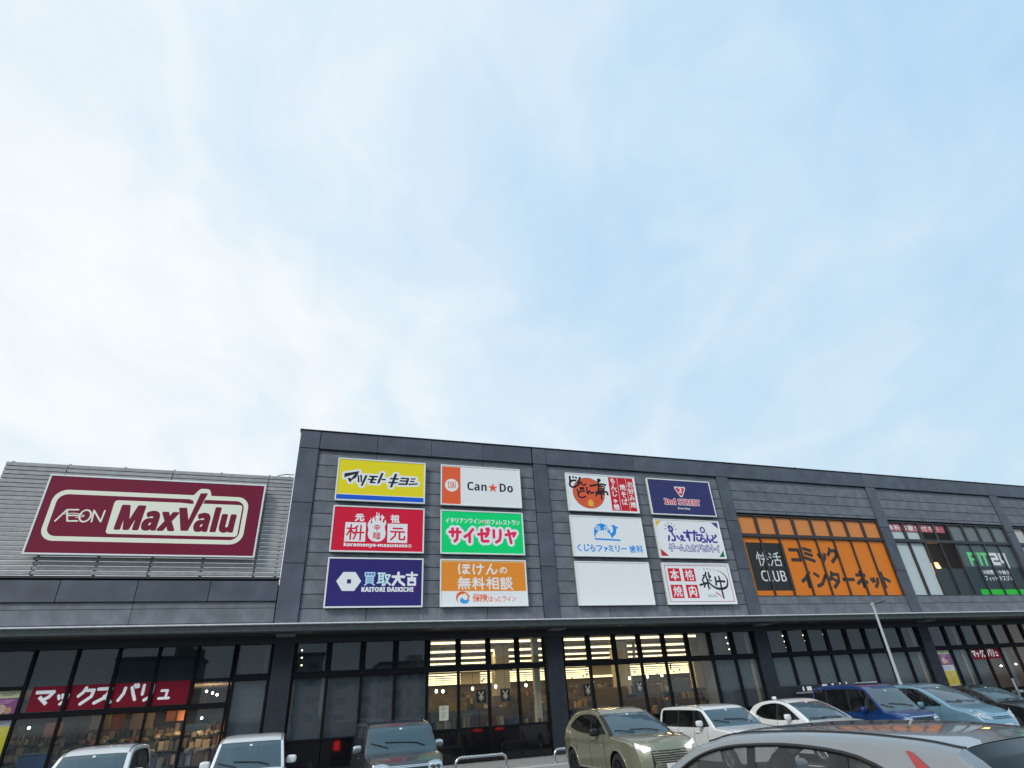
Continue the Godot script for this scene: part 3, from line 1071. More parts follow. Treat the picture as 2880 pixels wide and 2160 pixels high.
	sof.box(Vector3(8.5, 4.33, 0.44), Vector3(65, 0.03, 0.9))
	part(can, "soffit", sof.mesh(), mat("soffit", Color(0.05, 0.052, 0.055), 0.7))
	var head := MB.new()
	head.box(Vector3(8.5, 4.2, -0.06), Vector3(65, 0.25, 0.16))
	part(can, "header", head.mesh(), mat("header_grey", Color(0.03, 0.034, 0.04), 0.7))
	# columns under the pilasters, with a small pale cap
	var col_m := grainy(mat("column_navy", Color(0.016, 0.021, 0.034), 0.7), 0.02, 0.75, 0.3, 35)
	for x in [-9.7, 0.335, 10.335, 20.335, 30.335, 40.3]:
		part(building, "column", boxm(Vector3(0.66, 4.2, 0.34), 0.01), col_m, Vector3(x, 2.1 + 0.1, -0.16))
		part(building, "bracket", boxm(Vector3(0.62, 0.05, 0.6), 0.006), mat("bracket_grey", Color(0.25, 0.26, 0.27), 0.5), Vector3(x, 4.29, 0.32))
	# louvre screen over the lower wing
	var lou := thing("louvre_screen", "pale grey screen of horizontal louvre slats above the lower wing", "louvre", Vector3(0, 0, 0))
	var slat_m := [grainy(mat("louvre_slat_a", Color(0.41, 0.41, 0.405), 0.5, 0.0), 0.02, 0.85, 0.3, 41), grainy(mat("louvre_slat_b", Color(0.37, 0.37, 0.365), 0.5, 0.0), 0.02, 0.85, 0.3, 42)]
	var cuts := [-19.55, -17.72, -14.4, -11.08, -10.16]
	for k in 25:
		for j in 4:
			var l: float = cuts[j + 1] - cuts[j] - 0.03
			part(lou, "slat", boxm(Vector3(l, 0.126, 0.09), 0.008), slat_m[(k * 3 + j) % 2], Vector3((cuts[j] + cuts[j + 1]) / 2, EYE + 4.5 + 0.152 * k + 0.064, 0.05))
	for x in [-19.4, -17.72, -16.0, -14.4, -12.8, -11.08, -10.35]:
		part(lou, "post", boxm(Vector3(0.08, 3.9, 0.08), 0.006), mat("louvre_post", Color(0.3, 0.31, 0.3), 0.5, 0.2), Vector3(x, EYE + 6.4, -0.06))
	part(lou, "base_rail", boxm(Vector3(9.4, 0.08, 0.16), 0.006), mat("rail_dark", Color(0.03, 0.035, 0.035), 0.6), Vector3(-14.87, EYE + 4.43, 0.02))


func bay_window(called: String, x0: float, n: int, step: float, y: Array, wide: float, thin: float, z: float, fm: Material, gm: Material) -> Node3D:
	# one glazed bay: two rows of panes between mullions. y: foot, transom low, transom high, head
	var o := node(building, called)
	var w := n * step
	var top := MB.new()
	top.box(Vector3(x0 + w / 2, EYE + y[3] + 0.03, z), Vector3(w, 0.06, 0.14), 0.006)
	part(o, "head_frame", top.mesh(), fm)
	var tr := MB.new()
	tr.box(Vector3(x0 + w / 2, EYE + (y[1] + y[2]) / 2, z + 0.004), Vector3(w, y[2] - y[1], 0.15), 0.008)
	part(o, "transom", tr.mesh(), fm)
	var si := MB.new()
	si.box(Vector3(x0 + w / 2, EYE + y[0] - 0.03, z + 0.003), Vector3(w, 0.06, 0.16), 0.006)
	part(o, "sill", si.mesh(), fm)
	for k in n + 1:
		var ww := wide if k > 0 and k < n else wide * 0.55
		var wt := thin if k > 0 and k < n else thin * 0.7
		var xx := x0 + k * step + (0.0 if k > 0 and k < n else (ww / 2 if k == 0 else -ww / 2))
		part(o, "mullion", boxm(Vector3(ww, y[3] - y[2], 0.12), 0.006), fm, Vector3(xx, EYE + (y[2] + y[3]) / 2, z))
		xx = x0 + k * step + (0.0 if k > 0 and k < n else (wt / 2 if k == 0 else -wt / 2))
		part(o, "mullion", boxm(Vector3(wt, y[1] - y[0], 0.12), 0.006), fm, Vector3(xx, EYE + (y[0] + y[1]) / 2, z))
	for k in n:
		part(o, "pane", facing_quad(step - 0.02, y[3] - y[2]), gm, Vector3(x0 + (k + 0.5) * step, EYE + (y[2] + y[3]) / 2, z - 0.012))
		part(o, "pane", facing_quad(step - 0.02, y[1] - y[0]), gm, Vector3(x0 + (k + 0.5) * step, EYE + (y[0] + y[1]) / 2, z - 0.012))
	return o


func build_shopfronts() -> void:
	var black := mat("black_frame", Color(0.005, 0.006, 0.008), 0.7)
	var dado := mat("dado_black", Color(0.006, 0.006, 0.008), 0.06)
	var screen := [grainy(mat("grey_screen_a", Color(0.082, 0.087, 0.096), 0.8), 0.02, 0.85, 0.5, 51), grainy(mat("grey_screen_b", Color(0.07, 0.073, 0.077), 0.8), 0.02, 0.85, 0.5, 52)]
	var shut := {1: [0, 4], 2: [6, 8], 3: [0, 8], 4: [0, 3], 5: [0, 8]}
	for i in BAYS.size():
		var x0: float = BAYS[i][0] + 0.01
		var step := 1.1645
		var o := bay_window("shopfront_window", x0, 8, step, [-0.62, 1.17, 1.37, 2.27], 0.2, 0.1, -0.14, black, pane_m)
		for k in 8:
			part(o, "dado_panel", boxm(Vector3(step - 0.02, 1.0, 0.05), 0.004), dado, Vector3(x0 + (k + 0.5) * step, EYE - 1.16, -0.12))
		var s: Array = shut[i + 1]
		for k in range(s[0], s[1]):
			part(o, "screen", boxm(Vector3(step - 0.03, 1.86, 0.02)), screen[(k * 5 + i) % 2], Vector3(x0 + (k + 0.5) * step, EYE + 0.27, -0.3))
		# the unlit room behind the screened panes
		var l := MB.new()
		var xa: float = x0 + s[0] * step + 0.01
		var xb: float = x0 + s[1] * step - 0.01
		var deep: float = [6.0, 0.7, 2.9, 2.9, 2.9][i]
		l.box(Vector3((xa + xb) / 2, 2.3, -deep - 0.35), Vector3(xb - xa, 4.16, 0.04))
		for x in [xa + 0.02, xb - 0.02]:
			l.box(Vector3(x, 2.3, -0.3 - deep / 2), Vector3(0.04, 4.16, deep))
		part(building, "back_room_wall", l.mesh(), mat("back_room", Color(0.13, 0.13, 0.13), 0.9))
		part(building, "back_room_ceiling", boxm(Vector3(xb - xa, 0.04, deep)), mat("back_room", Color.WHITE), Vector3((xa + xb) / 2, 4.34, -0.3 - deep / 2))
	# warm timber edges of the shop fittings that show beside some mullions
	var timber := grainy(mat("timber_edge", Color(0.42, 0.33, 0.2), 0.7), 0.03, 0.7, 1.5, 55)
	var n := 0
	for e in [[19.72, -0.6, 2.25], [9.72, -0.6, 2.25], [22.72, -0.6, 2.25], [-9.3, -0.6, 1.2]]:
		part(building, "timber_edge", boxm(Vector3(0.16, e[2] - e[1], 0.03), 0.004), timber, Vector3(e[0], EYE + (e[1] + e[2]) / 2, -0.26))
	part(building, "jamb_panel", boxm(Vector3(0.5, 3.0, 0.03), 0.004), mat("jamb_grey", Color(0.12, 0.14, 0.135), 0.6), Vector3(25.6, EYE + 0.75, -0.24))
	# lower wing: six wide panes, then a narrow framed one
	var w := bay_window("shopfront_window", -23.72, 11, 1.135, [-1.5, 0.42, 0.58, 2.33], 0.1, 0.08, -0.14, black, pane_m)
	part(w, "transom", boxm(Vector3(1.06, 0.1, 0.1), 0.006), black, Vector3(-11.76, EYE + 1.24, -0.13))
	for k in 6:
		part(w, "transom", boxm(Vector3(1.03, 0.1, 0.1), 0.006), black, Vector3(-23.72 + (k + 0.5) * 1.135, EYE + 1.24, -0.13))
	var w2 := bay_window("shopfront_window", -11.2, 1, 1.15, [-1.5, 1.17, 1.37, 2.27], 0.14, 0.12, -0.13, black, pane_m)
	part(w2, "screen", boxm(Vector3(1.0, 2.7, 0.02)), screen[0], Vector3(-10.62, EYE - 0.15, -0.3))
	part(building, "back_room_wall", boxm(Vector3(1.15, 4.1, 0.04)), mat("back_room", Color.WHITE), Vector3(-10.62, 2.2, -2.2))
	var film := part(w, "lettered_film", facing_quad(4.4, 0.67), printed(print_market_window(), 0.6), Vector3(-14.5, EYE + 0.93, -0.147))
	film.set_meta("label", "dark red strip with white katakana across the panes")
	var wr := part(building, "lettered_film", facing_quad(2.2, 0.48), printed(print_market_window(), 0.6), Vector3(24.3, EYE + 0.92, -0.147))
	wr.set_meta("label", "short dark red strip with white katakana over the side entrance")
	# upper windows of the three right-hand bays
	var brown := mat("brown_frame", Color(0.035, 0.028, 0.025), 0.45)
	var upper := glass("upper_glass", Color(0.06, 0.06, 0.06), 0.06, 0.0)
	upper.metallic_specular = 0.25
	var yy := [3.78, 6.54, 6.71, 7.6]
	var tops := mat("orange_film_top", Color(0.8, 0.27, 0.055), 0.6)
	for i in [2, 3, 4]:
		var x0: float = BAYS[i][0] + 0.01
		var step := 1.1645
		var o := bay_window("upper_window", x0, 8, step, yy, 0.15, 0.075, -0.085, brown if i == 2 else mat("slate_frame", Color(0.03, 0.032, 0.036), 0.45), upper)
		var lin := MB.new()
		var xc: float = (BAYS[i][0] + BAYS[i][1]) / 2.0
		lin.box(Vector3(xc, EYE + 5.7, -2.3), Vector3(9.3, 4.3, 0.04))
		lin.box(Vector3(xc, EYE + 7.75, -1.3), Vector3(9.3, 0.04, 2.0))
		lin.box(Vector3(xc, EYE + 3.66, -1.3), Vector3(9.3, 0.04, 2.0))
		for s in [-1, 1]:
			lin.box(Vector3(xc + s * 4.64, EYE + 5.7, -1.3), Vector3(0.04, 4.1, 2.0))
		part(building, "room_lining", lin.mesh(), mat("room_grey", Color(0.14, 0.155, 0.16), 0.8))
		if i == 2:
			var f := part(o, "lettered_film", facing_quad(9.3, 2.77), printed(print_comics(), 0.35), Vector3(xc, EYE + 5.16, -0.11))
			f.set_meta("label", "orange film with a black square and large brown katakana")
			for k in 8:
				part(o, "orange_film", facing_quad(1.12, 0.88), tops, Vector3(x0 + (k + 0.5) * step, EYE + 7.155, -0.11))
		elif i == 3:
			var f := part(o, "lettered_film", facing_quad(4.64, 2.77), printed(print_gym(), 0.35), Vector3(x0 + 6 * step, EYE + 5.16, -0.11))
			f.set_meta("label", "dark film with green and white gym lettering above a bright green band")
			var tr := part(o, "banner_strip", facing_quad(4.4, 0.42), printed(print_trial(), 0.4), Vector3(22.85, EYE + 7.37, -0.12))
			tr.set_meta("label", "faded red strip with white lettering behind the top panes")
			for k in 2:
				part(o, "blind", boxm(Vector3(1.08, 2.72, 0.015)), mat("white_blind", Color(0.6, 0.68, 0.68), 0.8), Vector3(x0 + (k + 0.5) * step, EYE + 5.16, -0.17))
				part(o, "blind", boxm(Vector3(1.08, 0.44, 0.015)), mat("white_blind", Color(0.6, 0.68, 0.68), 0.8), Vector3(x0 + (k + 0.5) * step, EYE + 6.94, -0.17))
			for k in [4, 5, 6, 7]:
				part(o, "grey_film", facing_quad(1.12, 0.88), mat("grey_film", Color(0.17, 0.2, 0.2), 0.5), Vector3(x0 + (k + 0.5) * step, EYE + 7.155, -0.12))
			part(o, "dark_film", facing_quad(2.3, 1.4), mat("dark_film", Color(0.02, 0.03, 0.034), 0.5), Vector3(x0 + 3 * step, EYE + 4.48, -0.13))
		else:
			for k in 8:
				part(o, "blind", boxm(Vector3(1.08, 2.72, 0.015)), mat("white_blind", Color(0.6, 0.68, 0.68), 0.8), Vector3(x0 + (k + 0.5) * step, EYE + 5.16, -0.17))
				part(o, "blind", boxm(Vector3(1.08, 0.86, 0.015)), mat("cream_blind", Color(0.62, 0.6, 0.55), 0.8), Vector3(x0 + (k + 0.5) * step, EYE + 7.155, -0.17))


# ---------------------------------------------------------------- cars
# A car is skinned from its side outline. s runs from the nose back, y up; the outline's sections are nose, hood, wind(screen), roof, back (rear glass), tail.
const SECTIONS := ["nose", "hood", "wind", "roof", "back", "tail"]


func line_at(p: Array, s: float) -> float:
	if s <= p[0][0]:
		return p[0][1]
	for i in p.size() - 1:
		if s <= p[i + 1][0]:
			return lerpf(p[i][1], p[i + 1][1], (s - p[i][0]) / maxf(1e-6, p[i + 1][0] - p[i][0]))
	return p[p.size() - 1][1]


func half_width(c: Dictionary, s: float, y: float) -> float:
	return c.W * 0.5 * line_at(c.plan, s) * line_at(c.side, y)


func car_outline(c: Dictionary) -> void:
	var pts := []      # [s, y, section, rounding]
	var rounding := {"nose": 0.1, "hood": 0.07, "wind": 0.035, "roof": 0.06, "back": 0.05, "tail": 0.08}
	if c.has("round"):
		rounding.merge(c.round, true)
	for k in SECTIONS.size():
		var sec: String = SECTIONS[k]
		var src := PackedVector2Array()
		for q in c[sec]:
			src.append(Vector2(q[0], q[1]))
		if k > 0:
			var last: Array = c[SECTIONS[k - 1]][-1]
			src.insert(0, Vector2(last[0], last[1]))
		var sm := smooth(src)
		for i in sm.size():
			if k > 0 and i == 0:
				continue
			pts.append([sm[i].x, sm[i].y, k])
	# forced stations: wheel arches and window ends
	var forced: Array = []
	for wh in c.wheels:
		for f in [-1.0, -0.985, -0.94, -0.85, -0.7, -0.5, 0.5, 0.7, 0.85, 0.94, 0.985, 1.0]:
			forced.append(wh + f * c.arch)
	for q in c.glass_top + c.glass_low:
		forced.append(q[0])
	var fine := []
	for i in pts.size() - 1:
		var a: Array = pts[i]
		var b: Array = pts[i + 1]
		fine.append(a)
		var cut := []
		var n := int(Vector2(b[0] - a[0], b[1] - a[1]).length() / 0.07)
		for j in n:
			cut.append((j + 1.0) / (n + 1.0))
		for f in forced:
			if f > a[0] + 0.004 and f < b[0] - 0.004:
				cut.append((f - a[0]) / (b[0] - a[0]))
		cut.sort()
		for t in cut:
			fine.append([lerpf(a[0], b[0], t), lerpf(a[1], b[1], t), b[2]])
	fine.append(pts[-1])
	# outward normals and the inset edge
	var P := PackedVector2Array()
	var N := PackedVector2Array()
	var Rr := PackedFloat32Array()
	var B := PackedFloat32Array()
	var Q := PackedVector2Array()
	var S := PackedInt32Array()
	for i in fine.size():
		P.append(Vector2(fine[i][0], fine[i][1]))
		S.append(fine[i][2])
	for i in P.size():
		var d := (P[mini(i + 1, P.size() - 1)] - P[maxi(i - 1, 0)]).normalized()
		N.append(Vector2(-d.y, d.x))
		var r := 0.0
		var bw := 0.0
		var wsum := 0.0
		for k in range(-3, 4):
			var j := clampi(i + k, 0, P.size() - 1)
			r += rounding[SECTIONS[S[j]]]
			bw += c.bow[S[j]]
			wsum += 1.0
		Rr.append(r / wsum)
		B.append(bw / wsum)
	var last := -INF
	for i in P.size():
		var q := P[i] - N[i] * Rr[i]
		q.x = maxf(q.x, last + 0.0005)
		last = q.x
		Q.append(q)
	c.P = P
	c.N = N
	c.R = Rr
	c.B = B
	c.Q = Q
	c.S = S


func skin(c: Dictionary, i: int, f: float, lift := 0.0) -> Vector3:
	# f: -1 to 1 across the car, 1 = the edge where the side begins
	var th := f * PI / 2.0
	var e: float = 2.0 / c.get("n", 3.2)
	var half := half_width(c, c.Q[i].x, c.Q[i].y)
	var lat: float = signf(f) * half * absf(sin(th)) ** e
	var off: float = c.R[i] * (1.0 - absf(cos(th)) ** e) - lift
	var q: Vector2 = c.P[i] - c.N[i] * off
	# the screen and the nose bow forward, the tail backward
	var bow: float = c.B[i] * (1.0 - (lat / maxf(half, 0.01)) ** 2)
	return Vector3(lat, q.y, c.L * 0.5 - q.x + bow)


func front_at(c: Dictionary, lat: float, y: float, rear := false, lift := 0.006) -> Vector3:
	# a point on the nose (or the tail) at this height and this far across
	var best := 0
	var err := INF
	for i in c.P.size():
		if (c.S[i] <= 0 if not rear else c.S[i] >= 4):
			var e := absf(c.P[i].y - y)
			if e < err:
				err = e
				best = i
	var i := best
	var e: float = 2.0 / c.get("n", 3.2)
	var half := half_width(c, c.Q[i].x, c.Q[i].y)
	var q := clampf(absf(lat) / half, 0.0, 1.0)
	var th := asin(q ** (1.0 / e))
	var off: float = c.R[i] * (1.0 - cos(th) ** e) - lift
	var p: Vector2 = c.P[i] - c.N[i] * off
	var bow: float = c.B[i] * (1.0 - q * q)
	return Vector3(lat, y, c.L * 0.5 - p.x + bow)


func patch(c: Dictionary, lats: Array, lo: Array, hi: Array, rear := false, lift := 0.006) -> ArrayMesh:
	# a lens that hugs the nose: at each distance across, from lo to hi
	var g := []
	for k in lats.size():
		var row := PackedVector3Array()
		for j in 6:
			row.append(front_at(c, lats[k], lerpf(lo[k], hi[k], j / 5.0), rear, lift))
		g.append(row)
	var b := MB.new()
	b.grid(g, Vector3(0, 0.6, 0))
	return b.mesh()


func mirror_list(a: Array) -> Array:
	var o := []
	for x in a:
		o.append(-x)
	return o


func car(c: Dictionary, label: String, at: Vector3, turn: float, paint: Material) -> Node3D:
	for key in ["glass_top", "glass_low"]:
		var src := PackedVector2Array()
		for q in c[key]:
			src.append(Vector2(q[0], q[1]))
		c[key] = []
		for q in smooth(src):
			if c[key].is_empty() or q.x > c[key][-1][0] + 0.002:
				c[key].append([q.x, q.y])
	car_outline(c)
	var o := thing(c.called, label, "car", at, turn, "cars in the car park")
	var dark := mat("car_black", Color(0.012, 0.012, 0.013), 0.45)
	var rubber := mat("tyre_rubber", Color(0.02, 0.02, 0.02), 0.85)
	var tint: Material = c.get("glass", glass("car_glass_dark", Color(0.008, 0.01, 0.011), 0.55, 0.0))
	var clear: Material = c.get("screen", glass("car_glass_screen", Color(0.10, 0.175, 0.22), 0.5, 0.02))  # windscreen: grey-blue base colour imitates reflected sky
	var centre := Vector3(0, 0.7, 0)
	var np: int = c.P.size()
	# --- body: outline skin without the glass, and the sides
	var body := MB.new()
	var fs := []
	for k in 17:
		fs.append(lerpf(-1.0, 1.0, k / 16.0))
	var edge: float = c.get("pillar", 0.62)     # share of the half angle that is glass on the screens
	var first := {}
	var final := {}
	for i in np:
		if not first.has(c.S[i]):
			first[c.S[i]] = i
		final[c.S[i]] = i
	for k in 6:
		var i0: int = maxi(0, first[k] - 1)
		var i1: int = final[k]
		if k in [2, 4]:
			# pillars at both sides, glass between
			for sd in [-1.0, 1.0]:
				var g := []
				for i in range(i0, i1 + 1):
					var row := PackedVector3Array()
					for j in 5:
						row.append(skin(c, i, sd * lerpf(edge, 1.0, j / 4.0)))
					g.append(row)
				if k == 2:
					var pm := MB.new()
					pm.grid(g, centre)
					part(o, "screen_pillar", pm.mesh(), c.get("pillar_paint", paint))
				else:
					body.grid(g, centre)
			var gg := []
			for i in range(i0, i1 + 1):
				var row := PackedVector3Array()
				for j in 15:
					row.append(skin(c, i, lerpf(-edge, edge, j / 14.0), -0.004))
				gg.append(row)
			var gb := MB.new()
			gb.grid(gg, centre)
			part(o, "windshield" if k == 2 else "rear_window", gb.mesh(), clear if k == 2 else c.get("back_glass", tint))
			# black border of the glass
			var rim := MB.new()
			var n := gg.size()
			for e in [[0, mini(2, n - 1)], [n - 1, maxi(n - 3, 0)]]:
				var g2 := []
				for i in [e[0], (e[0] + e[1]) / 2, e[1]]:
					var row := PackedVector3Array()
					for j in 15:
						row.append(skin(c, i0 + i, lerpf(-edge, edge, j / 14.0), -0.007))
					g2.append(row)
				rim.grid(g2, centre)
			part(o, "glass_border", rim.mesh(), dark)
		else:
			var g := []
			for i in range(i0, i1 + 1):
				var row := PackedVector3Array()
				for f in fs:
					row.append(skin(c, i, f))
				g.append(row)
			body.grid(g, centre)
	var sill: float = c.get("sill", 0.2)
	var wheel_y: float = c.get("wheel_r", 0.29)
	for sd in [-1.0, 1.0]:
		var low := []
		var up := []
		var gls := []
		for i in np:
			var s: float = c.Q[i].x
			var top: float = c.Q[i].y
			var bot := sill
			for wh in c.wheels:
				if absf(s - wh) < c.arch:
					bot = maxf(bot, wheel_y + sqrt(c.arch ** 2 - (s - wh) ** 2))
			bot = minf(bot, top - 0.01)
			var yb := minf(line_at(c.glass_low, s), top - 0.04)
			var yt := clampf(line_at(c.glass_top, s), yb, maxf(yb, top - 0.02))
			if s < c.glass_low[0][0] or s > c.glass_low[-1][0]:
				yt = yb
			yb = maxf(yb, bot)
			yt = maxf(yt, yb)
			var r1 := PackedVector3Array()
			var r2 := PackedVector3Array()
			var r3 := PackedVector3Array()
			var z: float = c.L * 0.5 - s
			for j in 9:
				var y := lerpf(bot, yb, j / 8.0)
				r1.append(Vector3(sd * half_width(c, s, y), y, z))
			for j in 4:
				var y := lerpf(yt, top, j / 3.0)
				r2.append(Vector3(sd * half_width(c, s, y), y, z))
			for j in 4:
				var y := lerpf(yb, yt, j / 3.0)
				r3.append(Vector3(sd * (half_width(c, s, y) - 0.012), y, z))
			low.append(r1)
			up.append(r2)
			if s >= c.glass_low[0][0] - 0.001 and s <= c.glass_low[-1][0] + 0.001:
				gls.append(r3)
		body.grid(low, Vector3(sd * 0.2, 0.6, 0))
		body.grid(up, Vector3(sd * 0.2, 0.6, 0))
		# side windows between the pillars
		var posts: Array = c.posts
		var from: float = c.glass_low[0][0]
		for k in posts.size() + 1:
			var to: float = posts[k] if k < posts.size() else c.glass_low[-1][0]
			var g := []
			for r in gls:
				var s: float = c.L * 0.5 - r[0].z
				if s >= from - 0.04 and s <= to + 0.04:
					g.append(r)
			if g.size() > 1:
				var b := MB.new()
				b.grid(g, Vector3(sd * 0.2, 1.0, 0))
				part(o, "side_window", b.mesh(), c.get("front_glass", glass("car_glass_side", Color(0.02, 0.03, 0.03), 0.3, 0.0)) if k == 0 else tint)
			from = to
		for k in posts.size():
			var g := []
			for ds in [-0.045, 0.045]:
				var s: float = posts[k] + ds
				var row := PackedVector3Array()
				for j in 5:
					var y := lerpf(line_at(c.glass_low, s), line_at(c.glass_top, s), j / 4.0)
					row.append(Vector3(sd * (half_width(c, s, y) - 0.006), y, c.L * 0.5 - s))
				g.append(row)
			var b := MB.new()
			b.grid(g, Vector3(sd * 0.2, 1.0, 0))
			part(o, "pillar", b.mesh(), dark)
		# belt moulding
		var belt := []
		for r in gls:
			belt.append(r[0] + Vector3(sd * 0.014, 0.0, 0))
		var bt := MB.new()
		bt.tube(belt, 0.009, 6)
		var crown := []
		for r in gls:
			crown.append(r[3] + Vector3(sd * 0.013, 0.0, 0))
		bt.tube(crown, c.get("trim", 0.009), 6)
		part(o, "window_trim", bt.mesh(), c.get("belt", dark))
		# door handles
		for s in c.get("handles", [posts[0] - 0.12]):
			var y: float = line_at(c.glass_low, s) - 0.13
			var hb := MB.new()
			hb.blob(Vector3(sd * (half_width(c, s, y) + 0.012), y, c.L * 0.5 - s), Vector3(0.03, 0.03, 0.2), 0.6)
			part(o, "door_handle", hb.mesh(), paint)
		# door gaps
		var cuts: Array = [c.glass_low[0][0] + 0.1, posts[0], c.wheels[1] - c.arch * 0.9 if posts.size() < 2 else posts[1]]
		for s in cuts:
			var gap := []
			for j in 9:
				var y := lerpf(sill + 0.04, line_at(c.glass_low, s) - 0.02, j / 8.0)
				if j == 0 and absf(s - c.wheels[0]) < c.arch + 0.02:
					y = wheel_y + c.arch
				gap.append(Vector3(sd * (half_width(c, s, y) + 0.0005), y, c.L * 0.5 - s))
			var gm := MB.new()
			gm.tube(gap, 0.005, 5)
			part(o, "door_gap", gm.mesh(), dark)
		# door mirror
		var ms: float = c.glass_low[0][0] + c.get("mirror_back", 0.22)
		var my: float = line_at(c.glass_low, ms) + c.get("mirror_up", 0.07)
		var mm := MB.new()
		mm.blob(Vector3(sd * (half_width(c, ms, my) + 0.14), my, c.L * 0.5 - ms + 0.04), c.get("mirror_size", Vector3(0.21, 0.155, 0.11)), 0.6)
		var mo := part(o, "door_mirror", mm.mesh(), c.get("mirror_paint", paint))
		var st := MB.new()
		st.box(Vector3(sd * (half_width(c, ms, my) + 0.02), my - 0.05, c.L * 0.5 - ms + 0.03), Vector3(0.09, 0.04, 0.06), 0.01)
		part(mo, "mirror_stalk", st.mesh(), dark)
	var bo := part(o, "body", body.mesh(), paint)
	# --- underside, wheel wells
	var under := MB.new()
	under.box(Vector3(0, 0.42, 0), Vector3(c.W * 0.86, 0.4, c.L * 0.86))
	part(o, "underbody", under.mesh(), dark)
	# --- wheels
	for wh in c.wheels:
		for sd in [-1.0, 1.0]:
			var w := node(o, "wheel")
			w.position = Vector3(sd * (c.W * 0.5 - 0.115), wheel_y, c.L * 0.5 - wh)
			var ty := MB.new()
			var r: float = wheel_y
			ty.lathe([[r * 0.66, -0.09], [r * 0.93, -0.092], [r, -0.06], [r, 0.06], [r * 0.93, 0.092], [r * 0.66, 0.09]], Vector3.ZERO, Vector3(sd, 0, 0), 28)
			part(w, "tyre", ty.mesh(), rubber)
			var ri := MB.new()
			ri.lathe([[r * 0.68, 0.02], [r * 0.67, 0.085], [r * 0.6, 0.07], [r * 0.56, 0.03]], Vector3.ZERO, Vector3(sd, 0, 0), 28)
			for k in 10:
				var a := TAU * k / 10.0
				var d := Vector3(0, cos(a), sin(a))
				ri.box(Vector3(sd * 0.06, 0, 0) + d * r * 0.34, Vector3(0.025, r * 0.62, 0.04), 0.006, Basis(Vector3.RIGHT, a))
			ri.lathe([[0.0, 0.08], [r * 0.16, 0.078], [r * 0.18, 0.05]], Vector3.ZERO, Vector3(sd, 0, 0), 16)
			part(w, "rim", ri.mesh(), c.get("rim", mat("wheel_silver", Color(0.45, 0.46, 0.47), 0.3, 0.8)))
			var hub := MB.new()
			hub.lathe([[0.0, 0.01], [r * 0.66, 0.01]], Vector3.ZERO, Vector3(sd, 0, 0), 20)
			part(w, "brake_disc", hub.mesh(), dark)
	# --- cabin
	var cabin := MB.new()
	var cow: Array = c.hood[-1]
	var dz: float = c.L * 0.5 - cow[0]
	cabin.blob(Vector3(0, cow[1] - 0.06, dz - 0.35), Vector3(c.W * 0.8, 0.2, 0.62), 0.5)
	part(o, "dashboard", cabin.mesh(), mat("car_trim", Color(0.03, 0.03, 0.032), 0.7))
	var seat_m: Material = c.get("seat", mat("car_seat", Color(0.035, 0.035, 0.038), 0.9))
	var seats: Array = c.get("seats", [c.posts[0] - 0.1, c.posts[0] + 0.85])
	for s in seats:
		for sd in [-1.0, 1.0]:
			var b := MB.new()
			b.blob(Vector3(sd * c.W * 0.21, 0.62, c.L * 0.5 - s + 0.25), Vector3(0.46, 0.16, 0.5), 0.5)
			b.blob(Vector3(sd * c.W * 0.21, 0.9, c.L * 0.5 - s - 0.03), Vector3(0.46, 0.58, 0.14), 0.5, Basis(Vector3.RIGHT, -0.2))
			b.blob(Vector3(sd * c.W * 0.21, 1.25, c.L * 0.5 - s - 0.1), Vector3(0.24, 0.16, 0.09), 0.6)
			part(o, "seat", b.mesh(), seat_m)
	var sw := MB.new()
	var ring := []
	for k in 17:
		ring.append(Vector3(-c.W * 0.21 + cos(TAU * k / 16) * 0.18, cow[1] + 0.02 + sin(TAU * k / 16) * 0.16, dz - 0.62 + sin(TAU * k / 16) * 0.06))
	sw.tube(ring, 0.014, 6)
	part(o, "steering_wheel", sw.mesh(), dark)
	# --- inspection sticker high on the screen
	var sk := part(o, "sticker", boxm(Vector3(0.05, 0.045, 0.003)), mat("sticker_white", Color(0.72, 0.76, 0.74), 0.6), skin(c, final[2] - 2, c.get("sticker", 0.0), 0.006))
	sk.rotation_degrees.x = -50
	# --- wipers lie along the foot of the windscreen
	if c.get("wipers", true):
		var i0: int = first[2] + 1
		for k in 2:
			var a := skin(c, i0, [0.22, -0.06][k], 0.012)
			var b2 := skin(c, mini(i0 + 4, final[2]), [-0.1, -0.5][k], 0.012)
			var mid := skin(c, i0 + 2, [0.06, -0.28][k], 0.02)
			var wb := MB.new()
			wb.tube([a, mid, b2], 0.011, 6)
			part(o, "wiper", wb.mesh(), dark)
	# --- ditch mouldings along the roof
	var r0: int = first[3]
	var r1: int = final[3]
	for sd in [-1.0, 1.0]:
		var pts := []
		for i in range(r0, r1 + 1):
			pts.append(skin(c, i, sd * c.get("ditch", 0.66), 0.001))
		var db := MB.new()
		db.tube(pts, 0.009, 6)
		part(o, "roof_moulding", db.mesh(), dark)
	# --- bonnet gaps
	var h0: int = first[1]
	var h1: int = final[1]
	for sd in [-1.0, 1.0]:
		var pts := []
		for i in range(h0, h1 + 1):
			pts.append(skin(c, i, sd * 0.7, 0.0005))
		var hb := MB.new()
		hb.tube(pts, 0.005, 5)
		part(o, "bonnet_gap", hb.mesh(), dark)
	# --- lamps, grille, plate
	var lens := mat("lamp_lens", Color(0.5, 0.52, 0.53), 0.08, 0.5, 1.0)
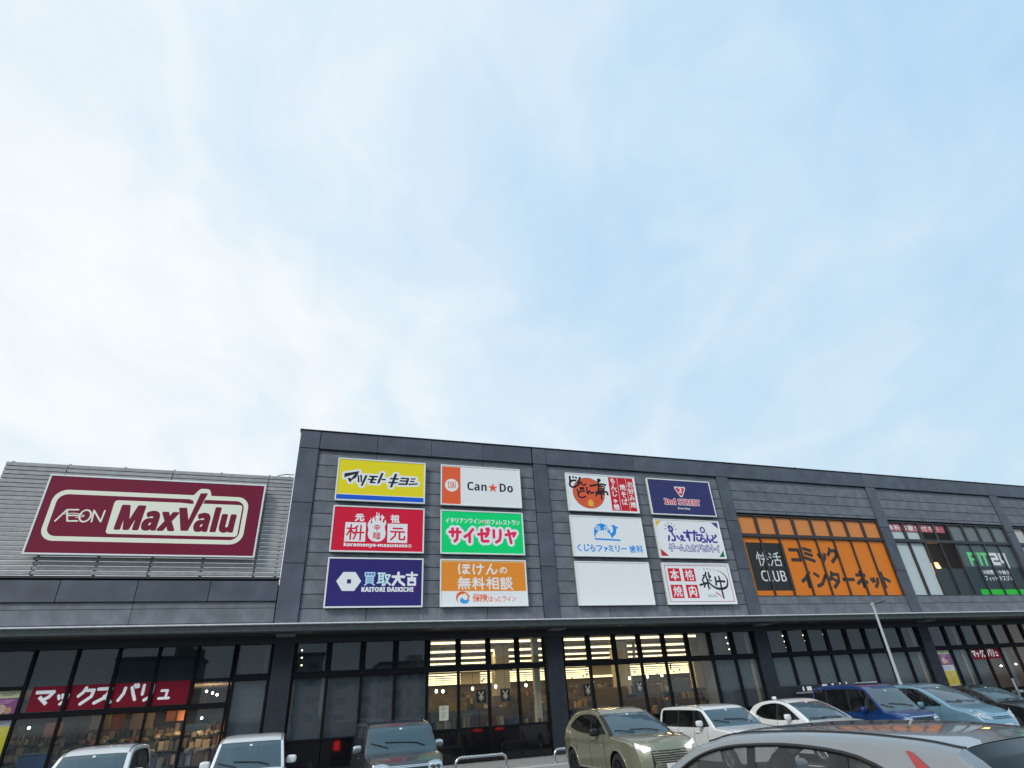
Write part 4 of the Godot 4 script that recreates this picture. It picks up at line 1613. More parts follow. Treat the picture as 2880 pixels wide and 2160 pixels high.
	if c.has("lamp"):
		for sd in [-1.0, 1.0]:
			var lats := []
			for x in c.lamp[0]:
				lats.append(sd * x)
			var hl := part(o, "headlight", patch(c, lats, c.lamp[1], c.lamp[2]), c.get("lens", lens))
			var rf := MB.new()
			var n: int = c.lamp[0].size()
			for j in 2:
				var t := 0.3 + 0.35 * j
				var x: float = lerpf(c.lamp[0][0], c.lamp[0][n - 1], t)
				var yy: float = lerpf(c.lamp[1][n / 2], c.lamp[2][n / 2], 0.5)
				var rr: float = absf(c.lamp[2][n / 2] - c.lamp[1][n / 2]) * 0.34
				rf.blob(front_at(c, sd * x, yy, false, 0.002), Vector3(rr * 2, rr * 2, 0.03), 1.0)
			part(hl, "reflector", rf.mesh(), mat("chrome", Color(0.75, 0.76, 0.77), 0.08, 1.0))
	if c.has("grille"):
		var g: Array = c.grille
		part(o, "grille", patch(c, [-g[0], -g[0] * 0.5, 0.0, g[0] * 0.5, g[0]], [g[1], g[1], g[1], g[1], g[1]], [g[2], g[2], g[2], g[2], g[2]], false, 0.004), dark)
	if c.has("bar"):
		var g: Array = c.bar
		part(o, "chrome_bar", patch(c, [-g[0], -g[0] * 0.5, 0.0, g[0] * 0.5, g[0]], [g[1], g[1], g[1], g[1], g[1]], [g[2], g[2], g[2], g[2], g[2]], false, 0.012), c.get("bar_paint", mat("chrome", Color(0.75, 0.76, 0.77), 0.08, 1.0)))
	if c.get("plate", 0.0) > 0.0:
		var pp := front_at(c, 0.0, c.plate, false, 0.02)
		part(o, "number_plate", boxm(Vector3(0.33, 0.165, 0.012), 0.004), c.get("plate_paint", mat("plate_white", Color(0.7, 0.7, 0.68), 0.5)), pp)
	if c.has("tail_lamp"):
		for sd in [-1.0, 1.0]:
			var lats := []
			for x in c.tail_lamp[0]:
				lats.append(sd * x)
			part(o, "tail_light", patch(c, lats, c.tail_lamp[1], c.tail_lamp[2], true), c.get("tail_paint", mat("tail_red", Color(0.36, 0.01, 0.016), 0.1, 0.0, 1.0)))
	return o


func build_cars() -> void:
	var white := mat("paint_white", Color(0.72, 0.73, 0.73), 0.35, 0.0, 1.0)
	var bow := [0.07, 0.04, 0.06, 0.0, -0.04, -0.05]
	var lit_red := glow("tail_lamp_lit", Color(1.0, 0.06, 0.05), 5.0)
	var yellow_plate := mat("plate_yellow", Color(0.62, 0.48, 0.04), 0.5)
	var small := {
		"called": "kei_car", "L": 3.4, "W": 1.475, "bow": bow, "wheels": [0.55, 2.98], "arch": 0.31, "wheel_r": 0.27, "n": 3.0,
		"nose": [[0, 0.22], [0.02, 0.42], [0.06, 0.62], [0.13, 0.75]], "hood": [[0.38, 0.86], [0.74, 0.95]], "wind": [[0.98, 1.18], [1.24, 1.40]],
		"roof": [[1.5, 1.49], [2.1, 1.53], [2.75, 1.51], [3.02, 1.46]], "back": [[3.17, 1.25], [3.25, 1.0]], "tail": [[3.31, 0.75], [3.38, 0.5], [3.4, 0.25]],
		"plan": [[0, 0.74], [0.1, 0.86], [0.3, 0.95], [0.7, 1.0], [2.6, 1.0], [3.1, 0.96], [3.3, 0.88], [3.4, 0.8]], "side": [[0.2, 0.95], [0.5, 1.0], [0.85, 0.985], [0.98, 0.955], [1.53, 0.80]],
		"glass_low": [[0.92, 0.985], [1.4, 0.975], [2.95, 1.0]], "glass_top": [[0.92, 0.985], [1.3, 1.31], [1.6, 1.40], [2.4, 1.415], [2.75, 1.36], [2.95, 1.12]], "posts": [1.8],
		"lamp": [[0.34, 0.42, 0.5, 0.58, 0.64], [0.60, 0.58, 0.57, 0.58, 0.62], [0.70, 0.76, 0.78, 0.77, 0.72]], "grille": [0.26, 0.56, 0.64], "plate": 0.42, "plate_paint": yellow_plate,
		"tail_lamp": [[0.5, 0.56, 0.62, 0.66], [0.7, 0.7, 0.7, 0.7], [0.95, 0.98, 0.98, 0.95]],
	}
	car(small.duplicate(true), "white kei hatchback with a black-lined roof in front of the supermarket entrance", Vector3(-12.7, 0, 7.0), 0, white)
	var tall := small.duplicate(true)
	tall.merge({"wind": [[0.93, 1.2], [1.12, 1.42]], "roof": [[1.36, 1.50], [2.0, 1.545], [2.8, 1.52], [3.05, 1.46]], "side": [[0.2, 0.95], [0.5, 1.0], [0.85, 0.99], [0.98, 0.97], [1.53, 0.84]],
		"glass_top": [[0.92, 0.985], [1.2, 1.36], [1.45, 1.42], [2.6, 1.43], [2.85, 1.38], [2.95, 1.12]], "n": 4.0}, true)
	car(tall, "boxy white kei car with white door mirrors beside the dark column", Vector3(-9.86, 0, 6.75), 0, white)
	var cube := {
		"called": "boxy_car", "L": 3.9, "W": 1.66, "bow": bow, "wheels": [0.72, 3.22], "arch": 0.34, "wheel_r": 0.3, "n": 5.0, "pillar": 0.7, "ditch": 0.78,
		"nose": [[0, 0.22], [0.02, 0.5], [0.06, 0.76], [0.12, 0.88]], "hood": [[0.42, 0.98], [0.86, 1.03]], "wind": [[1.02, 1.28], [1.2, 1.51]],
		"roof": [[1.42, 1.585], [2.2, 1.64], [3.3, 1.61], [3.6, 1.57]], "back": [[3.72, 1.3], [3.78, 1.0]], "tail": [[3.84, 0.7], [3.89, 0.4], [3.9, 0.25]],
		"plan": [[0, 0.8], [0.1, 0.9], [0.3, 0.97], [0.7, 1.0], [3.2, 1.0], [3.7, 0.97], [3.9, 0.88]], "side": [[0.2, 0.95], [0.5, 1.0], [0.95, 0.985], [1.05, 0.97], [1.64, 0.84]],
		"glass_low": [[1.06, 1.06], [1.5, 1.04], [3.5, 1.05]], "glass_top": [[1.06, 1.06], [1.28, 1.46], [1.5, 1.52], [3.2, 1.53], [3.5, 1.47]], "posts": [2.0, 3.0], "mirror_paint": mat("mirror_chrome", Color(0.6, 0.62, 0.64), 0.15, 0.9),
		"lamp": [[0.42, 0.52, 0.6, 0.68, 0.74], [0.68, 0.66, 0.66, 0.67, 0.7], [0.84, 0.87, 0.87, 0.86, 0.82]], "bar": [0.42, 0.78, 0.82], "grille": [0.4, 0.6, 0.76], "plate": 0.42,
		"tail_lamp": [[0.52, 0.6, 0.68, 0.74], [0.6, 0.6, 0.6, 0.6], [0.9, 0.92, 0.92, 0.9]], "tail_paint": lit_red,
	}
	car(cube, "dark grey boxy car with chrome mirrors parked nose out in front of the screened windows", Vector3(-6.72, 0, 6.55), 2, mat("paint_slate", Color(0.07, 0.078, 0.09), 0.3, 0.5, 1.0))
	# --- beige crossover with its lamps on
	var suv := {
		"called": "crossover_car", "L": 4.33, "W": 1.79, "bow": [0.1, 0.06, 0.09, 0.0, -0.06, -0.06], "wheels": [0.88, 3.49], "arch": 0.39, "wheel_r": 0.34, "n": 3.4, "sill": 0.3,
		"nose": [[0, 0.28], [0.015, 0.5], [0.05, 0.72], [0.13, 0.87]], "hood": [[0.4, 0.955], [0.8, 1.0], [1.12, 1.03]], "wind": [[1.5, 1.26], [1.9, 1.46]],
		"roof": [[2.2, 1.55], [2.7, 1.585], [3.2, 1.56], [3.5, 1.5]], "back": [[3.85, 1.32], [4.1, 1.1]], "tail": [[4.2, 0.9], [4.3, 0.6], [4.33, 0.3]],
		"plan": [[0, 0.72], [0.08, 0.83], [0.25, 0.92], [0.6, 0.985], [0.9, 1.0], [3.5, 1.0], [4.0, 0.95], [4.25, 0.86], [4.33, 0.8]], "side": [[0.3, 0.96], [0.55, 0.985], [0.75, 0.99], [0.9, 1.0], [1.04, 0.955], [1.58, 0.74]],
		"glass_low": [[1.38, 1.05], [2.0, 1.045], [2.9, 1.07], [3.6, 1.17]], "glass_top": [[1.38, 1.05], [1.9, 1.34], [2.25, 1.44], [2.9, 1.45], [3.3, 1.37], [3.6, 1.21]], "posts": [2.3],
		"mirror_paint": mat("car_black", Color(0.012, 0.012, 0.013), 0.45), "mirror_back": 0.42, "mirror_up": 0.04, "pillar_paint": mat("car_black", Color(0.012, 0.012, 0.013), 0.45), "mirror_size": Vector3(0.24, 0.17, 0.13), "rim": mat("wheel_black", Color(0.03, 0.03, 0.032), 0.3, 0.6),
		"lamp": [[0.46, 0.56, 0.64, 0.7, 0.76], [0.70, 0.70, 0.71, 0.74, 0.78], [0.76, 0.785, 0.80, 0.825, 0.84]], "plate": 0.4,
		"tail_lamp": [[0.3, 0.45, 0.6, 0.7], [0.88, 0.88, 0.88, 0.88], [0.93, 0.94, 0.95, 0.95]], "tail_paint": lit_red, "handles": [2.1],
	}
	var beige := mat("paint_sand", Color(0.215, 0.215, 0.15), 0.3, 0.25, 1.0)
	var so := car(suv, "sand beige crossover with bright white headlights parked nose out", Vector3(-0.95, 0, 7.25), 0, beige)
	var drl := glow("daylight_lamp", Color(1.0, 0.98, 0.95), 1.7)
	for sd in [-1.0, 1.0]:
		var lats := []
		for x in [0.46, 0.56, 0.64, 0.7, 0.76]:
			lats.append(sd * x)
		part(so, "daylight_strip", patch(suv, lats, [0.755, 0.775, 0.79, 0.80, 0.80], [0.785, 0.815, 0.835, 0.865, 0.885], false, 0.014), drl)
		var l := OmniLight3D.new()
		l.name = "daylight_lamp"
		l.light_color = Color(1.0, 0.98, 0.95)
		l.light_energy = 0.05
		l.light_size = 0.08
		l.omni_range = 6.0
		l.shadow_enabled = true
		so.add_child(l, true)
		l.position = front_at(suv, sd * 0.6, 0.8, false, 0.12)
	for k in 8:
		var y := 0.42 + k * 0.043
		var hw := 0.4 + k * 0.008
		part(so, "grille_slat", patch(suv, [-hw, -hw / 2, 0.0, hw / 2, hw], [y, y, y, y, y], [y + 0.024, y + 0.024, y + 0.024, y + 0.024, y + 0.024], false, 0.016), mat("grille_sand", Color(0.2, 0.2, 0.15), 0.4))
	part(so, "grille", patch(suv, [-0.46, -0.2, 0.0, 0.2, 0.46], [0.41, 0.41, 0.41, 0.41, 0.41], [0.79, 0.79, 0.79, 0.79, 0.79], false, 0.004), mat("car_black", Color.BLACK))
	var em := MB.new()
	var ep := front_at(suv, 0.0, 0.68, false, 0.03)
	em.box(ep + Vector3(-0.035, 0, 0), Vector3(0.014, 0.09, 0.012), 0.003)
	em.box(ep + Vector3(0.035, 0, 0), Vector3(0.014, 0.09, 0.012), 0.003)
	em.box(ep, Vector3(0.06, 0.014, 0.01), 0.003)
	part(so, "emblem", em.mesh(), mat("chrome", Color(0.75, 0.76, 0.77), 0.08, 1.0))
	for sd in [-1.0, 1.0]:
		for wh in [0.88, 3.49]:
			var cl := MB.new()
			var arc := []
			for k in 15:
				var a := PI * k / 14.0
				var s: float = wh - cos(a) * 0.4
				var y := 0.34 + sin(a) * 0.4
				arc.append(Vector3(sd * (half_width(suv, s, y) + 0.004), y, suv.L / 2 - s))
			cl.tube(arc, 0.018, 6)
			part(so, "arch_trim", cl.mesh(), mat("paint_sand", Color.WHITE))
	# --- white estate
	var wagon := {
		"called": "estate_car", "L": 4.2, "W": 1.69, "bow": [0.07, 0.04, 0.05, 0.0, -0.03, -0.04], "wheels": [0.8, 3.35], "arch": 0.34, "wheel_r": 0.3, "n": 4.2, "pillar": 0.66,
		"nose": [[0, 0.25], [0.02, 0.5], [0.06, 0.7], [0.14, 0.8]], "hood": [[0.5, 0.9], [0.9, 0.95], [1.22, 0.975]], "wind": [[1.5, 1.19], [1.76, 1.37]],
		"roof": [[2.0, 1.45], [2.7, 1.49], [3.7, 1.475], [3.95, 1.43]], "back": [[4.06, 1.2], [4.1, 1.0]], "tail": [[4.14, 0.75], [4.18, 0.5], [4.2, 0.3]],
		"plan": [[0, 0.76], [0.1, 0.88], [0.3, 0.96], [0.7, 1.0], [3.6, 1.0], [4.0, 0.95], [4.2, 0.85]], "side": [[0.2, 0.95], [0.5, 1.0], [0.9, 0.985], [1.0, 0.96], [1.5, 0.82]],
		"glass_low": [[1.42, 0.995], [2.0, 0.975], [3.9, 0.985]], "glass_top": [[1.42, 0.995], [1.76, 1.29], [2.0, 1.36], [3.6, 1.385], [3.82, 1.35], [3.9, 1.2]], "posts": [2.15, 2.95], "mirror_back": 0.3, "mirror_up": 0.08,
		"lamp": [[0.5, 0.58, 0.66, 0.74], [0.62, 0.6, 0.6, 0.64], [0.74, 0.77, 0.77, 0.74]], "grille": [0.42, 0.6, 0.72], "plate": 0.42, "handles": [2.0, 2.8],
		"tail_lamp": [[0.62, 0.68, 0.74], [0.7, 0.7, 0.7], [1.1, 1.1, 1.1]],
	}
	car(wagon, "white estate car with a squared-off roof next to the beige crossover", Vector3(2.42, 0, 6.75), 0, white)
	# --- white hatchback
	var hatch := {
		"called": "hatchback_car", "L": 3.94, "W": 1.695, "bow": bow, "wheels": [0.8, 3.35], "arch": 0.34, "wheel_r": 0.3, "n": 3.0,
		"nose": [[0, 0.25], [0.02, 0.45], [0.07, 0.65], [0.16, 0.78]], "hood": [[0.45, 0.88], [0.8, 0.94], [1.08, 0.97]], "wind": [[1.5, 1.22], [1.9, 1.4]],
		"roof": [[2.15, 1.475], [2.55, 1.5], [3.05, 1.46], [3.35, 1.38]], "back": [[3.58, 1.2], [3.7, 1.05]], "tail": [[3.83, 0.8], [3.92, 0.5], [3.94, 0.3]],
		"plan": [[0, 0.72], [0.1, 0.84], [0.3, 0.93], [0.7, 1.0], [2.9, 1.0], [3.5, 0.96], [3.85, 0.86], [3.94, 0.8]], "side": [[0.2, 0.95], [0.5, 0.99], [0.85, 1.0], [1.0, 0.955], [1.5, 0.75]],
		"glass_low": [[1.34, 1.0], [2.0, 0.985], [2.8, 1.03], [3.2, 1.13]], "glass_top": [[1.34, 1.0], [1.86, 1.29], [2.2, 1.385], [2.6, 1.39], [2.95, 1.33], [3.2, 1.18]], "posts": [2.25],
		"lamp": [[0.44, 0.54, 0.64, 0.72], [0.62, 0.62, 0.64, 0.7], [0.7, 0.75, 0.79, 0.82]], "grille": [0.4, 0.4, 0.58], "plate": 0.48, "mirror_back": 0.36,
		"tail_lamp": [[0.5, 0.6, 0.7], [0.85, 0.85, 0.85], [1.0, 1.02, 1.02]],
	}
	var ho := car(hatch, "white rounded hatchback with a roof fin between the estate car and the blue car", Vector3(5.12, 0, 7.2), 0, white)
	var fin := MB.new()
	fin.blob(Vector3(0, 1.525, -1.15), Vector3(0.06, 0.09, 0.2), 0.8)
	part(ho, "antenna_fin", fin.mesh(), white)
	# --- tall blue kei wagon
	var box := {
		"called": "kei_wagon", "L": 3.4, "W": 1.475, "bow": [0.06, 0.04, 0.05, 0.0, -0.02, -0.03], "wheels": [0.5, 3.0], "arch": 0.31, "wheel_r": 0.27, "n": 5.0, "pillar": 0.7, "ditch": 0.78,
		"nose": [[0, 0.25], [0.015, 0.5], [0.04, 0.78], [0.1, 0.92]], "hood": [[0.3, 1.0], [0.58, 1.05]], "wind": [[0.86, 1.38], [1.06, 1.61]],
		"roof": [[1.3, 1.715], [1.9, 1.78], [2.9, 1.765], [3.14, 1.71]], "back": [[3.26, 1.4], [3.3, 1.1]], "tail": [[3.34, 0.8], [3.38, 0.5], [3.4, 0.25]],
		"plan": [[0, 0.8], [0.08, 0.9], [0.25, 0.97], [0.6, 1.0], [2.8, 1.0], [3.25, 0.96], [3.4, 0.86]], "side": [[0.2, 0.95], [0.5, 1.0], [1.0, 0.99], [1.1, 0.975], [1.78, 0.86]],
		"glass_low": [[0.74, 1.09], [1.2, 1.05], [3.12, 1.07]], "glass_top": [[0.74, 1.09], [1.06, 1.52], [1.3, 1.62], [2.9, 1.65], [3.12, 1.58]], "posts": [1.06, 1.75, 2.6], "mirror_back": 0.42, "mirror_up": 0.04,
		"lamp": [[0.4, 0.48, 0.56, 0.64], [0.74, 0.74, 0.74, 0.75], [0.84, 0.86, 0.86, 0.85]], "bar": [0.62, 0.86, 0.89], "grille": [0.38, 0.7, 0.84], "plate": 0.45, "plate_paint": yellow_plate,
		"screen": glass("car_glass_hazy", Color(0.17, 0.23, 0.26), 0.5, 0.02), "tail_lamp": [[0.58, 0.62, 0.66], [0.7, 0.7, 0.7], [1.1, 1.1, 1.1]], "handles": [1.6, 2.4], "seats": [1.7, 2.5],  # windscreen colour lightened to stand in for the sky mirrored in it
	}
	car(box, "tall deep blue kei wagon with a chrome grille bar", Vector3(7.72, 0, 7.1), 0, mat("paint_blue", Color(0.003, 0.042, 0.19), 0.3, 0.3, 1.0))
	# --- pale blue one-box
	var van := {
		"called": "compact_minivan", "L": 4.2, "W": 1.695, "bow": [0.09, 0.05, 0.07, 0.0, -0.04, -0.05], "wheels": [0.85, 3.5], "arch": 0.34, "wheel_r": 0.3, "n": 3.2,
		"nose": [[0, 0.25], [0.02, 0.45], [0.08, 0.66], [0.2, 0.8]], "hood": [[0.5, 0.93], [0.9, 1.04]], "wind": [[1.4, 1.34], [1.8, 1.54]],
		"roof": [[2.1, 1.63], [2.6, 1.68], [3.5, 1.66], [3.85, 1.6]], "back": [[4.0, 1.3], [4.06, 1.1]], "tail": [[4.12, 0.8], [4.18, 0.5], [4.2, 0.3]],
		"plan": [[0, 0.68], [0.1, 0.8], [0.3, 0.9], [0.7, 0.99], [1.0, 1.0], [3.5, 1.0], [4.0, 0.95], [4.2, 0.85]], "side": [[0.2, 0.95], [0.5, 0.985], [0.85, 1.0], [1.05, 0.965], [1.68, 0.78]],
		"glass_low": [[1.12, 1.05], [1.9, 1.04], [3.8, 1.08]], "glass_top": [[1.12, 1.05], [1.75, 1.43], [2.1, 1.53], [3.4, 1.55], [3.8, 1.42]], "posts": [1.75, 2.35, 3.2], "mirror_back": 0.62, "mirror_up": 0.05,
		"lamp": [[0.4, 0.5, 0.6, 0.7, 0.76], [0.66, 0.66, 0.68, 0.72, 0.78], [0.74, 0.8, 0.85, 0.9, 0.92]], "grille": [0.36, 0.66, 0.72], "plate": 0.45, "seats": [2.2, 3.1], "handles": [2.2], "screen": glass("car_glass_hazy", Color.WHITE, 0.5),  # same windscreen glass, with the sky reflection put into its colour
		"tail_lamp": [[0.6, 0.66, 0.72], [0.8, 0.8, 0.8], [1.15, 1.15, 1.15]],
	}
	car(van, "pale sky blue one-box car with a long raked windshield", Vector3(10.55, 0, 6.9), 0, mat("paint_sky", Color(0.17, 0.32, 0.42), 0.3, 0.3, 1.0))
	var black := hatch.duplicate(true)
	car(black, "black car at the far end of the parked row behind the pale blue one", Vector3(14.9, 0, 5.6), 0, mat("paint_black", Color(0.008, 0.008, 0.01), 0.3, 0.0, 1.0))
	# --- silver hatchback in front, nose towards the shops
	var note := {
		"called": "hatchback_car", "L": 4.1, "W": 1.695, "bow": [0.07, 0.04, 0.06, 0.0, -0.08, -0.07], "wheels": [0.8, 3.4], "arch": 0.34, "wheel_r": 0.3, "n": 2.7, "round": {"roof": 0.085, "back": 0.07}, "ditch": 0.6, "trim": 0.016,
		"nose": [[0, 0.25], [0.02, 0.45], [0.07, 0.65], [0.16, 0.78]], "hood": [[0.35, 0.9], [0.52, 0.95], [0.66, 0.98]], "wind": [[1.04, 1.24], [1.4, 1.415]],
		"roof": [[1.75, 1.495], [2.3, 1.52], [2.9, 1.515], [3.4, 1.48], [3.66, 1.435]], "back": [[3.86, 1.24], [3.96, 1.05]], "tail": [[4.03, 0.8], [4.08, 0.5], [4.1, 0.3]],
		"plan": [[0, 0.72], [0.1, 0.84], [0.3, 0.93], [0.7, 1.0], [3.2, 1.0], [3.7, 0.95], [4.0, 0.86], [4.1, 0.8]], "side": [[0.2, 0.95], [0.5, 0.99], [0.85, 1.0], [1.0, 0.96], [1.53, 0.77]],
		"glass_low": [[0.86, 1.0], [2.0, 0.985], [3.0, 1.05], [3.4, 1.12]], "glass_top": [[0.86, 1.0], [1.12, 1.16], [1.4, 1.295], [1.7, 1.37], [2.05, 1.4], [2.5, 1.405], [3.0, 1.35], [3.4, 1.18]], "posts": [2.02, 2.86],
		"glass": glass("car_glass_mid", Color(0.04, 0.045, 0.045), 0.25, 0.0), "back_glass": glass("car_glass_black", Color(0.004, 0.004, 0.005), 0.9, 0.0), "seat": mat("car_seat_grey", Color(0.1, 0.1, 0.1), 0.9), "wipers": false,
		"lamp": [[0.44, 0.54, 0.64, 0.72], [0.62, 0.62, 0.64, 0.7], [0.7, 0.75, 0.79, 0.82]], "grille": [0.4, 0.4, 0.58],
	}
	var no_ := car(note, "silver grey hatchback in the foreground, its nose towards the shops", Vector3(-4.68, 0, 18.0), 188, mat("paint_silver", Color(0.25, 0.275, 0.29), 0.24, 0.45, 1.0))
	for sd in [-1.0, 1.0]:
		var g := []
		for k in 9:
			var t := k / 8.0
			var row := PackedVector3Array()
			var y := lerpf(1.40, 0.92, t)
			var s0 := lerpf(3.36, 3.62, t) - 0.02
			var s1 := s0 + lerpf(0.03, 0.18, sin(minf(1.0, t * 1.3) * PI / 2))
			for j in 5:
				var s := lerpf(s0, s1, j / 4.0)
				row.append(Vector3(sd * (half_width(note, s, y) + 0.012 - 0.0 * j), y, note.L / 2 - s))
			g.append(row)
		var lb := MB.new()
		lb.grid(g, Vector3(sd * 0.2, 1.0, -1.4))
		part(no_, "tail_light", lb.mesh(), mat("tail_red", Color(0.45, 0.012, 0.02), 0.1, 0.0, 1.0))


# ---------------------------------------------------------------- rooms behind the shopfronts
func ceiling_lamp(x: float, z: float, length: float, y: float, label: String, group: String, energy: float, m: Material, col: Color) -> void:
	var o := thing("ceiling_light", label, "light", Vector3(x, y, z), 0, group)
	part(o, "housing", boxm(Vector3(length, 0.05, 0.1), 0.01), mat("lamp_housing", Color(0.7, 0.7, 0.68), 0.5), Vector3(0, 0.05, 0))
	var b := MB.new()
	b.tube([Vector3(-length / 2 + 0.05, -0.03, 0), Vector3(length / 2 - 0.05, -0.03, 0)], 0.036, 8)
	part(o, "tube", b.mesh(), m)
	part(o, "hanger", boxm(Vector3(0.02, 0.2, 0.02)), mat("lamp_housing", Color.WHITE), Vector3(length * 0.3, 0.18, 0))
	var l := AreaLight3D.new()
	l.name = "tube_light"
	l.area_size = Vector2(length - 0.1, 0.08)
	l.area_normalize_energy = true
	l.light_energy = energy
	l.light_color = col
	l.area_range = 14.0
	l.shadow_enabled = true
	o.add_child(l)
	l.position = Vector3(0, -0.08, 0)
	l.rotation_degrees.x = -90


func shelf_unit(x: float, z: float, w: float, h: float, label: String, group: String, m: Material, turn := 0.0) -> Node3D:
	var o := thing("display_shelf", label, "shelf", Vector3(x, 0.12, z), turn, group)
	part(o, "back_panel", boxm(Vector3(w, h, 0.03)), m, Vector3(0, h / 2, 0))
	for s in [-1, 1]:
		part(o, "side_panel", boxm(Vector3(0.03, h, 0.42)), m, Vector3(s * w / 2, h / 2, 0.2))
	var n := int(h / 0.42)
	for k in n:
		part(o, "shelf_board", boxm(Vector3(w - 0.03, 0.025, 0.4)), m, Vector3(0, 0.12 + k * 0.42, 0.21))
	return o


func goods(b: MB, x: float, z: float, w: float, h: float, palette: Array, size := 0.16) -> void:
	# what stands on one shelf unit
	for k in int(h / 0.42):
		var xx := x - w / 2 + 0.08
		while xx < x + w / 2 - 0.1:
			var ww := rng.randf_range(0.4, 1.2) * size
			var hh := rng.randf_range(0.16, 0.38)
			var c: Color = palette[rng.randi() % palette.size()]
			b.tint = c * rng.randf_range(0.6, 1.2)
			b.box(Vector3(xx + ww / 2, 0.12 + 0.14 + k * 0.42 + hh / 2, z + 0.2 + rng.randf_range(-0.06, 0.08)), Vector3(ww * 0.92, hh, 0.2), 0.0, Basis(Vector3.UP, rng.randf_range(-0.3, 0.3)))
			xx += ww + rng.randf_range(0.0, 0.05)


func build_rooms() -> void:
	var tube := glow("fluorescent_tube", Color(1.0, 0.92, 0.68), 3.0)
	var warm := Color(1.0, 0.88, 0.62)
	var cream := mat("store_cream", Color(0.62, 0.57, 0.42), 0.8)
	var ceil_m := mat("store_ceiling", Color(0.26, 0.235, 0.19), 0.9)
	var floor_m := grainy(mat("store_floor", Color(0.3, 0.27, 0.22), 0.5), 0.02, 0.8, 0.3, 61)
	# second-hand store: it opens to the right behind the screened bays, 48 m deep
	var sh := MB.new()
	sh.box(Vector3(-4.78, 2.2, -25.3), Vector3(0.1, 4.36, 47.8))
	sh.box(Vector3(17.4, 2.2, -49.1), Vector3(44.4, 4.36, 0.1))
	sh.box(Vector3(39.6, 2.2, -26.0), Vector3(0.1, 4.36, 45.0))
	sh.box(Vector3(25.2, 2.2, -3.5), Vector3(28.8, 4.36, 0.1))
	part(building, "store_wall", sh.mesh(), mat("store_brown", Color(0.26, 0.19, 0.105), 0.8))
	part(building, "store_ceiling", boxm(Vector3(44.5, 0.04, 48.4)), ceil_m, Vector3(17.4, 4.355, -24.8))
	part(building, "store_floor", boxm(Vector3(44.5, 0.05, 48.7)), floor_m, Vector3(17.4, 0.1, -24.6))
	for p in [[-0.1, -6.0, 0.7], [6.3, -6.0, 0.7], [10.2, -5.2, 0.55], [-0.15, -1.0, 0.24]]:
		part(building, "store_column", boxm(Vector3(p[2], 4.2, p[2]), 0.01), cream, Vector3(p[0], 2.22, p[1]))
	# hanging cream bulkheads that catch the light of the tubes
	for p in [[2.9, -23.5, 1.5, 1.0], [13.0, -20.5, 3.4, 0.95]]:
		part(building, "bulkhead", boxm(Vector3(p[2], p[3], 0.12), 0.01), cream, Vector3(p[0], 4.3 - p[3] / 2, p[1]))
	for k in 12:
		var depth := 1.8 + 4.0 * k
		var xa := -4.7 + 4.2 * depth / 22.7
		var xb := minf(38.0, 8.2 + 16.7 * depth / 22.7)
		var cnt := maxi(2, int(round((xb - xa) / 6.0)))
		var len_ := (xb - xa) / cnt
		for j in cnt:
			ceiling_lamp(xa + (j + 0.5) * len_, -depth, len_ - 0.12, 4.13, "long warm fluorescent tube in the rows under the store ceiling", "tube rows in the lit store", 5.0, tube, warm)
	# pendant bulbs lower down
	var bulb := glow("bulb_white", Color(1.0, 0.95, 0.82), 9.0)
	var n := 0
	for p in [[-3.7, 2.45, -3.4], [-3.3, 2.45, -4.0], [-1.9, 2.5, -4.4], [-1.2, 2.5, -3.2], [0.3, 2.5, -3.6], [3.6, 2.5, -3.8], [5.2, 2.55, -3.2], [6.6, 2.6, -4.0], [6.9, 2.6, -3.2]]:
		var o := thing("pendant_bulb", "small white bulb hanging over the shelves of the lit store", "light", Vector3(p[0], p[1], p[2]), 0, "bulbs over the store shelves")
		var b := MB.new()
		b.blob(Vector3.ZERO, Vector3(0.11, 0.13, 0.11), 1.0)
		part(o, "bulb", b.mesh(), bulb)
		part(o, "cord", boxm(Vector3(0.012, 4.3 - p[1], 0.012)), mat("car_black", Color.BLACK), Vector3(0, (4.3 - p[1]) / 2 + 0.06, 0))
		var l := OmniLight3D.new()
		l.name = "bulb_light"
		l.light_energy = 0.12
		l.light_color = Color(1.0, 0.93, 0.78)
		l.light_size = 0.05
		l.omni_range = 12.0
		l.shadow_enabled = true
		o.add_child(l)
		n += 1
	var timber := grainy(mat("shelf_timber", Color(0.2, 0.13, 0.065), 0.7), 0.03, 0.7, 1.5, 62)
	var steel := mat("shelf_grey", Color(0.12, 0.12, 0.115), 0.6)
	var pal := [Color(0.55, 0.38, 0.05), Color(0.42, 0.24, 0.08), Color(0.3, 0.17, 0.07), Color(0.5, 0.33, 0.12), Color(0.42, 0.4, 0.34), Color(0.3, 0.06, 0.04), Color(0.05, 0.05, 0.06), Color(0.1, 0.14, 0.16), Color(0.46, 0.42, 0.3), Color(0.06, 0.08, 0.18)]
	var gb := MB.new()
	gb.use_tint = true
	var rows := [[-1.0, 1.0], [-2.4, 1.5], [-4.6, 1.9], [-7.0, 2.1], [-10.0, 2.2], [-14.0, 2.3], [-19.0, 2.4]]
	for r in rows:
		for j in int(6 + absf(r[0]) * 0.25):
			var x: float = -3.6 + absf(r[0]) * 0.12 + j * 2.05 + rng.randf_range(-0.15, 0.15)
			var h: float = r[1] + rng.randf_range(-0.15, 0.25)
			shelf_unit(x, r[0], 1.85, h, "shelf unit packed with second-hand goods inside the lit store", "shelves in the lit store", timber if rng.randf() < 0.85 else steel)
			goods(gb, x, r[0], 1.85, h, pal, 0.17)
	var gm := mat("shop_goods", Color(1, 1, 1), 0.7)
	gm.vertex_color_use_as_albedo = true
	var go := part(self, "merchandise", gb.mesh(), gm)
	go.name = numbered("merchandise")
	tag(go, "clutter of boxes and second-hand goods on the lit store's shelves", "merchandise")
	go.set_meta("kind", "stuff")
